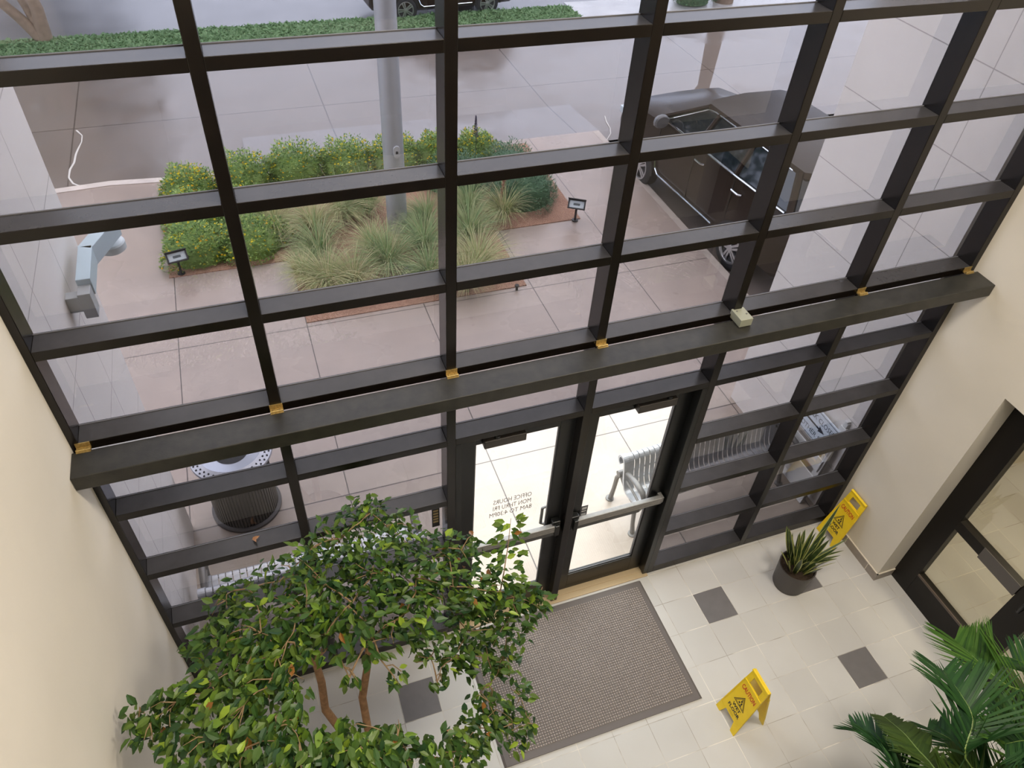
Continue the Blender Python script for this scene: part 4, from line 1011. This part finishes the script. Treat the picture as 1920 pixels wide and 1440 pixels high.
# ------------------------------------------------------------------ vehicles
def vehicle(name, label, loc, rz, k=1.0, fx=0, lift=1, drop=0, ysc=1):
    """local: +Y is the nose, origin on the road under the middle"""
    root = thing(name, label, 'car', loc, 0)
    hw = .96 * k; L2 = 2.48 * k
    def sec(y, w, zl, zb, crown):
        pts = [(0, zl), (w * .86, zl), (w * .97, zl + .08 * k), (w, zl + .30 * k), (w * .995, (zl + zb) * .56), (w * .955, zb - .03 * k), (w * .90, zb + .015 * k), (w * .5, zb + crown * .8), (0, zb + crown)]
        full = pts + [(-x, z) for x, z in pts[-2:0:-1]]
        return [Vector((x, y, z)) for x, z in full]
    st = [(-2.50, .80, .50, .95, .02), (-2.46, .90, .36, 1.08, .02), (-2.25, .955, .30, 1.14, .03), (-1.4, .96, .27, 1.15, .03), (0, .96, .26, 1.13, .03), (.85, .96, .26, 1.11, .04), (1.5, .955, .27, 1.06, .05), (2.15, .92, .30, .98, .05), (2.42, .86, .34, .86, .03), (2.50, .76, .42, .72, .02)]
    b = MB(); rows = [sec(y * k, w_ * k, zl * k, zb * k, cr_ * k) for (y, w_, zl, zb, cr_) in st]
    n = len(rows[0]); vs = [q for r_ in rows for q in r_]
    b.add(vs, [(i * n + j, i * n + (j + 1) % n, (i + 1) * n + (j + 1) % n, (i + 1) * n + j) for i in range(len(rows) - 1) for j in range(n)])
    b.add(rows[0], [list(range(n))]); b.add(rows[-1], [list(range(n))[::-1]])
    for sg in (-1, 1):
        for yy in (.98, -.04, -1.10): b.box(sg * .955 * k - .008, sg * .955 * k + .008, yy * k - .004, yy * k + .004, .42 * k, 1.10 * k, 1)
    body = b.build('body', [CARP, INK], root, world=False, smooth=True)
    # greenhouse: glass volume with body-coloured roof and pillars
    zb = 1.13 * k; zr = (1.74 - drop) * k
    lo = [(-.90, -2.38), (.90, -2.38), (.90, 1.10), (-.90, 1.10)]; hi = [(-.70, -2.08), (.70, -2.08), (.70, .22), (-.70, .22)]
    lo = [Vector((x * k, y * k, zb)) for x, y in lo]; hi = [Vector((x * k, y * k, zr)) for x, y in hi]
    b = MB(); b.add(lo + hi, [(0, 1, 5, 4), (1, 2, 6, 5), (2, 3, 7, 6), (3, 0, 4, 7)]); b.build('windows', CARG, root, world=False)
    b = MB()
    rr = [(-.72, -2.12, 0), (-.72, .20, 0), (-.60, .33, -.02), (0, .40, -.01), (.60, .33, -.02), (.72, .20, 0), (.72, -2.12, 0), (.6, -2.22, -.01), (0, -2.26, 0), (-.6, -2.22, -.01)]
    lowr = [Vector((x * k, y * k, zr + (z - .03) * k)) for x, y, z in rr]; mid = [Vector((x * k * .98, y * k * .985, zr + .03 * k)) for x, y, z in rr]; top = [Vector((x * k * .62, y * k * .75 - .2 * k, zr + .05 * k)) for x, y, z in rr]
    m_ = len(rr); b.add(lowr + mid + top, [(i, m_ + i, m_ + (i + 1) % m_, (i + 1) % m_) for i in range(m_)] + [(m_ + i, 2 * m_ + i, 2 * m_ + (i + 1) % m_, m_ + (i + 1) % m_) for i in range(m_)] + [[2 * m_ + i for i in range(m_)][::-1], list(range(m_))])
    b.build('roof', CARP, root, world=False, smooth=True)
    for sg in (-1, 1):
        def P_(y0, y1, t, out=.012): return Vector((sg * ((.90 * (1 - t) + .70 * t) + out) * k, (y0 * (1 - t) + y1 * t) * k, zb * (1 - t) + zr * t))
        for (y0, y1, wd) in ((1.08, .20, .055), (.02, -.10, .07), (-1.02, -1.02, .07), (-2.30, -2.02, .10)):
            b = MB(); b.tube([P_(y0, y1, -.03), P_(y0, y1, .5, .006), P_(y0, y1, 1)], wd * .55 * k, 6); b.build('pillar', CARP, root, world=False, smooth=True)
        b = MB(); b.tube([P_(.98, .12, 0, .03), P_(.98, .12, .5, .03), P_(.98, .12, .93, .03), P_(0, 0, .985, .03), P_(-1.0, -1.0, .99, .03), P_(-2.0, -1.9, .96, .03)], .010 * k, 6); b.build('window_trim', CHROME, root, world=False)
    for sg in (-1, 1):
        b = MB(); b.tube([(sg * .925 * k, 1.02 * k, zb + .005), (sg * .93 * k, -1.0 * k, zb + .015), (sg * .92 * k, -2.2 * k, zb + .03)], .014 * k, 6); b.build('belt_trim', CHROME, root, world=False)
        b = MB(); b.tube([(sg * .965 * k, .98 * k, .62 * k), (sg * .972 * k, .90 * k, .46 * k), (sg * .972 * k, .8 * k, .40 * k), (sg * .972 * k, -.85 * k, .40 * k)], .016 * k, 6); b.build('sill_trim', CHROME, root, world=False)
        for yy in (-.08, -1.08):
            b = MB(); b.tube([(sg * .945 * k, yy * k, .99 * k), (sg * .985 * k, (yy - .03) * k, .995 * k), (sg * .985 * k, (yy - .19) * k, .995 * k), (sg * .945 * k, (yy - .22) * k, .99 * k)], .014 * k, 6); b.build('door_handle', CHROME, root, world=False)
        b = MB(); c_ = Vector((sg * 1.06 * k, .86 * k, 1.16 * k))
        b.lathe([(0, -.08), (.06, -.07), (.085, -.02), (.085, .03), (.07, .05), (0, .055)], 12, (0, 0, 0), 0, Matrix.Translation(c_) @ Matrix.Rotation(PI / 2, 4, 'X') @ Matrix.Diagonal((1.5 * k, 1.1 * k, 1.0 * k, 1)))
        b.tube([(sg * .90 * k, .90 * k, 1.13 * k), (sg * 1.0 * k, .88 * k, 1.14 * k)], .03 * k, 6); b.build('side_mirror', mat('grey_mirror_shell', (.12, .12, .125), .25), root, world=False, smooth=True)
        for yy in (1.42, -1.42):
            yy += fx * (1 if yy > 0 else -1)
            xf = Matrix.Translation((sg * (.965 - .105) * k, yy * k, .335 * k)) @ Matrix.Rotation(sg * PI / 2, 4, 'Y') @ Matrix.Scale(.905, 4)
            b = MB(); b.lathe([(.20 * k, -.10 * k), (.33 * k, -.11 * k), (.365 * k, -.08 * k), (.37 * k, 0), (.365 * k, .095 * k), (.335 * k, .118 * k), (.25 * k, .115 * k), (.24 * k, .08 * k), (0, .08 * k)], 40, (0, 0, 0), 0, xf); wh = b.build('wheel', RUBBER, root, world=False, smooth=True)
            b = MB(); b.lathe([(.245 * k, .10 * k), (.25 * k, .122 * k), (.225 * k, .122 * k), (.215 * k, .09 * k)], 40, (0, 0, 0), 0, xf); b.lathe([(.06 * k, .085 * k), (.06 * k, .118 * k), (0, .122 * k)], 16, (0, 0, 0), 0, xf)
            for s5 in range(5):
                x5 = xf @ Matrix.Rotation(2 * PI * s5 / 5 + .3, 4, 'Z'); b.prism([(.04 * k, -.035 * k), (.225 * k, -.055 * k), (.225 * k, -.012 * k), (.05 * k, -.004 * k)], .086 * k, .114 * k, 0, x5); b.prism([(.04 * k, .035 * k), (.05 * k, .004 * k), (.225 * k, .012 * k), (.225 * k, .055 * k)], .086 * k, .114 * k, 0, x5)
            b.build('rim', ALLOY, wh, world=False)
            b = MB(); ring = []
            for q in range(15):
                a = PI * q / 14 - 0; ring.append((math.cos(a), math.sin(a)))
            for q in range(14):
                (c0, s0), (c1, s1_) = ring[q], ring[q + 1]; xo = sg * .962 * k
                b.add([(xo, (yy + .345 * c0) * k, (.335 + .345 * s0) * k), (xo, (yy + .345 * c1) * k, (.335 + .345 * s1_) * k), (xo, (yy + .395 * c1) * k, (.335 + .395 * s1_) * k), (xo, (yy + .395 * c0) * k, (.335 + .395 * s0) * k),
                       (xo + sg * .016 * k, (yy + .345 * c0) * k, (.335 + .345 * s0) * k), (xo + sg * .016 * k, (yy + .345 * c1) * k, (.335 + .345 * s1_) * k), (xo + sg * .012 * k, (yy + .395 * c1) * k, (.335 + .395 * s1_) * k), (xo + sg * .012 * k, (yy + .395 * c0) * k, (.335 + .395 * s0) * k)],
                      [(4, 5, 6, 7), (0, 1, 5, 4), (3, 7, 6, 2), (0, 4, 7, 3), (1, 2, 6, 5)])
            b.build('wheel_arch', mat('black_arch_trim', (.012, .012, .012), .5), root, world=False)
    for sg in (-1, 1):
        b = MB(); b.box(sg * .78 * k - .12 * k, sg * .78 * k + .10 * k, 2.30 * k, 2.44 * k, .74 * k, .84 * k); b.build('headlight', LENS, root, world=False, bevel=.02)
        b = MB(); b.box(sg * .80 * k - .1 * k, sg * .80 * k + .08 * k, -2.49 * k, -2.40 * k, .80 * k, 1.02 * k); b.build('tail_light', mat('red_tail_lens', (.25, .01, .01), .2), root, world=False, bevel=.02)
    if lift != 1 or ysc != 1:
        for ch in root.children:
            if ch.name.split('.')[0] not in ('wheel', 'wheel_arch'):
                for v in ch.data.vertices: v.co.z *= lift; v.co.y *= ysc
    root.rotation_euler = (0, 0, rz)
    return root
vehicle('car', 'dark brown sport utility car parked close to the paving, chrome trim along its side', (8.52, 5.80, -.12), math.radians(4.2), 1.05, -.177, 1.12, .19, .88)
vehicle('car', 'dark car parked in the street beyond the grass, seen behind the pole', (6.38, 16.10, -.14), math.radians(94), .86, -.22, 1, 0, .86)

# ------------------------------------------------------------------ street trees
CROWN = leaf_mat('street_tree_leaves', [(.4, (.045, .09, .03)), (.3, (.07, .12, .035)), (.3, (.03, .06, .025))], .6, .3, .2)
def street_tree(c, stems, cr_c, cr_r, n, label):
    root = thing('street_tree', label, 'tree', c)
    b = MB()
    for pts, r0 in stems: b.tube([Vector(c) + Vector(p) for p in pts], [r0 * (1 - .18 * i) for i in range(len(pts))], 10)
    b.build('trunk', mat('grey_brown_bark', (.20, .145, .11), .8, 0, .3, .3, 12, .4, 40), root, smooth=True)
    b = MB()
    for k in range(n):
        while True:
            q = Vector((rnd.uniform(-1, 1), rnd.uniform(-1, 1), rnd.uniform(-1, 1)))
            if .35 < q.length < 1: break
        p = Vector(c) + Vector(cr_c) + Vector((q.x * cr_r[0], q.y * cr_r[1], q.z * cr_r[2])); d = Vector((rnd.uniform(-1, 1), rnd.uniform(-1, 1), rnd.uniform(-1, .3))).normalized(); s = d.cross(Vector((rnd.uniform(-1, 1), .3, 1))).normalized(); L = rnd.uniform(.14, .3)
        b.add([p, p + d * L * .5 + s * L * .3, p + d * L, p + d * L * .5 - s * L * .3], [(0, 1, 2, 3)])
    b.build('crown', CROWN, root)
street_tree((-2.28, 15.25, 0), [([(0, 0, 0), (-.30, .05, .45), (-.80, .12, 1.1), (-1.2, .1, 2.2), (-1.5, 0, 3.2)], .13), ([(.03, 0, 0), (-.12, .15, .6), (-.35, .35, 1.2), (-.6, .6, 2.6)], .09), ([(.05, 0, 0), (.10, -.03, .6), (.02, -.06, 1.3), (.2, .1, 2.4), (.5, .2, 3.4)], .15)], (-.4, .3, 4.2), (2.6, 2.0, 1.9), 2600, 'forked pale street tree trunk on the grass at the left')
street_tree((13.9, 14.95, -.02), [([(0, 0, 0), (0, 0, 1.0), (.05, .05, 2.2), (.2, .1, 3.6)], .27), ([(.05, .05, 2.0), (-.5, .1, 2.9), (-.9, .2, 3.8)], .13)], (0, .2, 4.9), (2.6, 2.4, 1.8), 2600, 'thick street tree trunk on the footway at the right')
shrub((12.95, 14.95), (.55, .4), .42, 900, SAGE, 'low shrub on the footway left of the thick tree trunk', 0, .09, .4)

def far_tree(c, r, h, n):
    root = thing('street_tree', 'tall dense tree across the street', 'tree', c, group='tall trees across the street')
    b = MB(); b.tube([Vector(c), Vector(c) + Vector((.1, 0, h * .3)), Vector(c) + Vector((0, .1, h * .6))], [.32, .26, .14], 10); b.build('trunk', mat('grey_brown_bark', (.20, .145, .11), .8), root, smooth=True)
    b = MB()
    for k in range(n):
        while True:
            q = Vector((rnd.uniform(-1, 1), rnd.uniform(-1, 1), rnd.uniform(-1, 1)))
            if .3 < q.length < 1: break
        p = Vector(c) + Vector((q.x * r, q.y * r * .8, h * .58 + q.z * h * .42)); d = Vector((rnd.uniform(-1, 1), rnd.uniform(-1, 1), rnd.uniform(-1, .3))).normalized(); s = d.cross(Vector((rnd.uniform(-1, 1), .3, 1))).normalized(); L = rnd.uniform(.45, .9)
        b.add([p, p + d * L * .5 + s * L * .3, p + d * L, p + d * L * .5 - s * L * .3], [(0, 1, 2, 3)])
    b.build('crown', CROWN, root)
for (x, y, r, h, n) in ((-5.5, 29.0, 4.2, 11.5, 2000), (-13.0, 30.0, 4.6, 12.0, 1600), (-21.0, 29.5, 4.6, 11.5, 1200)): far_tree((x, y, -.14), r, h, n)
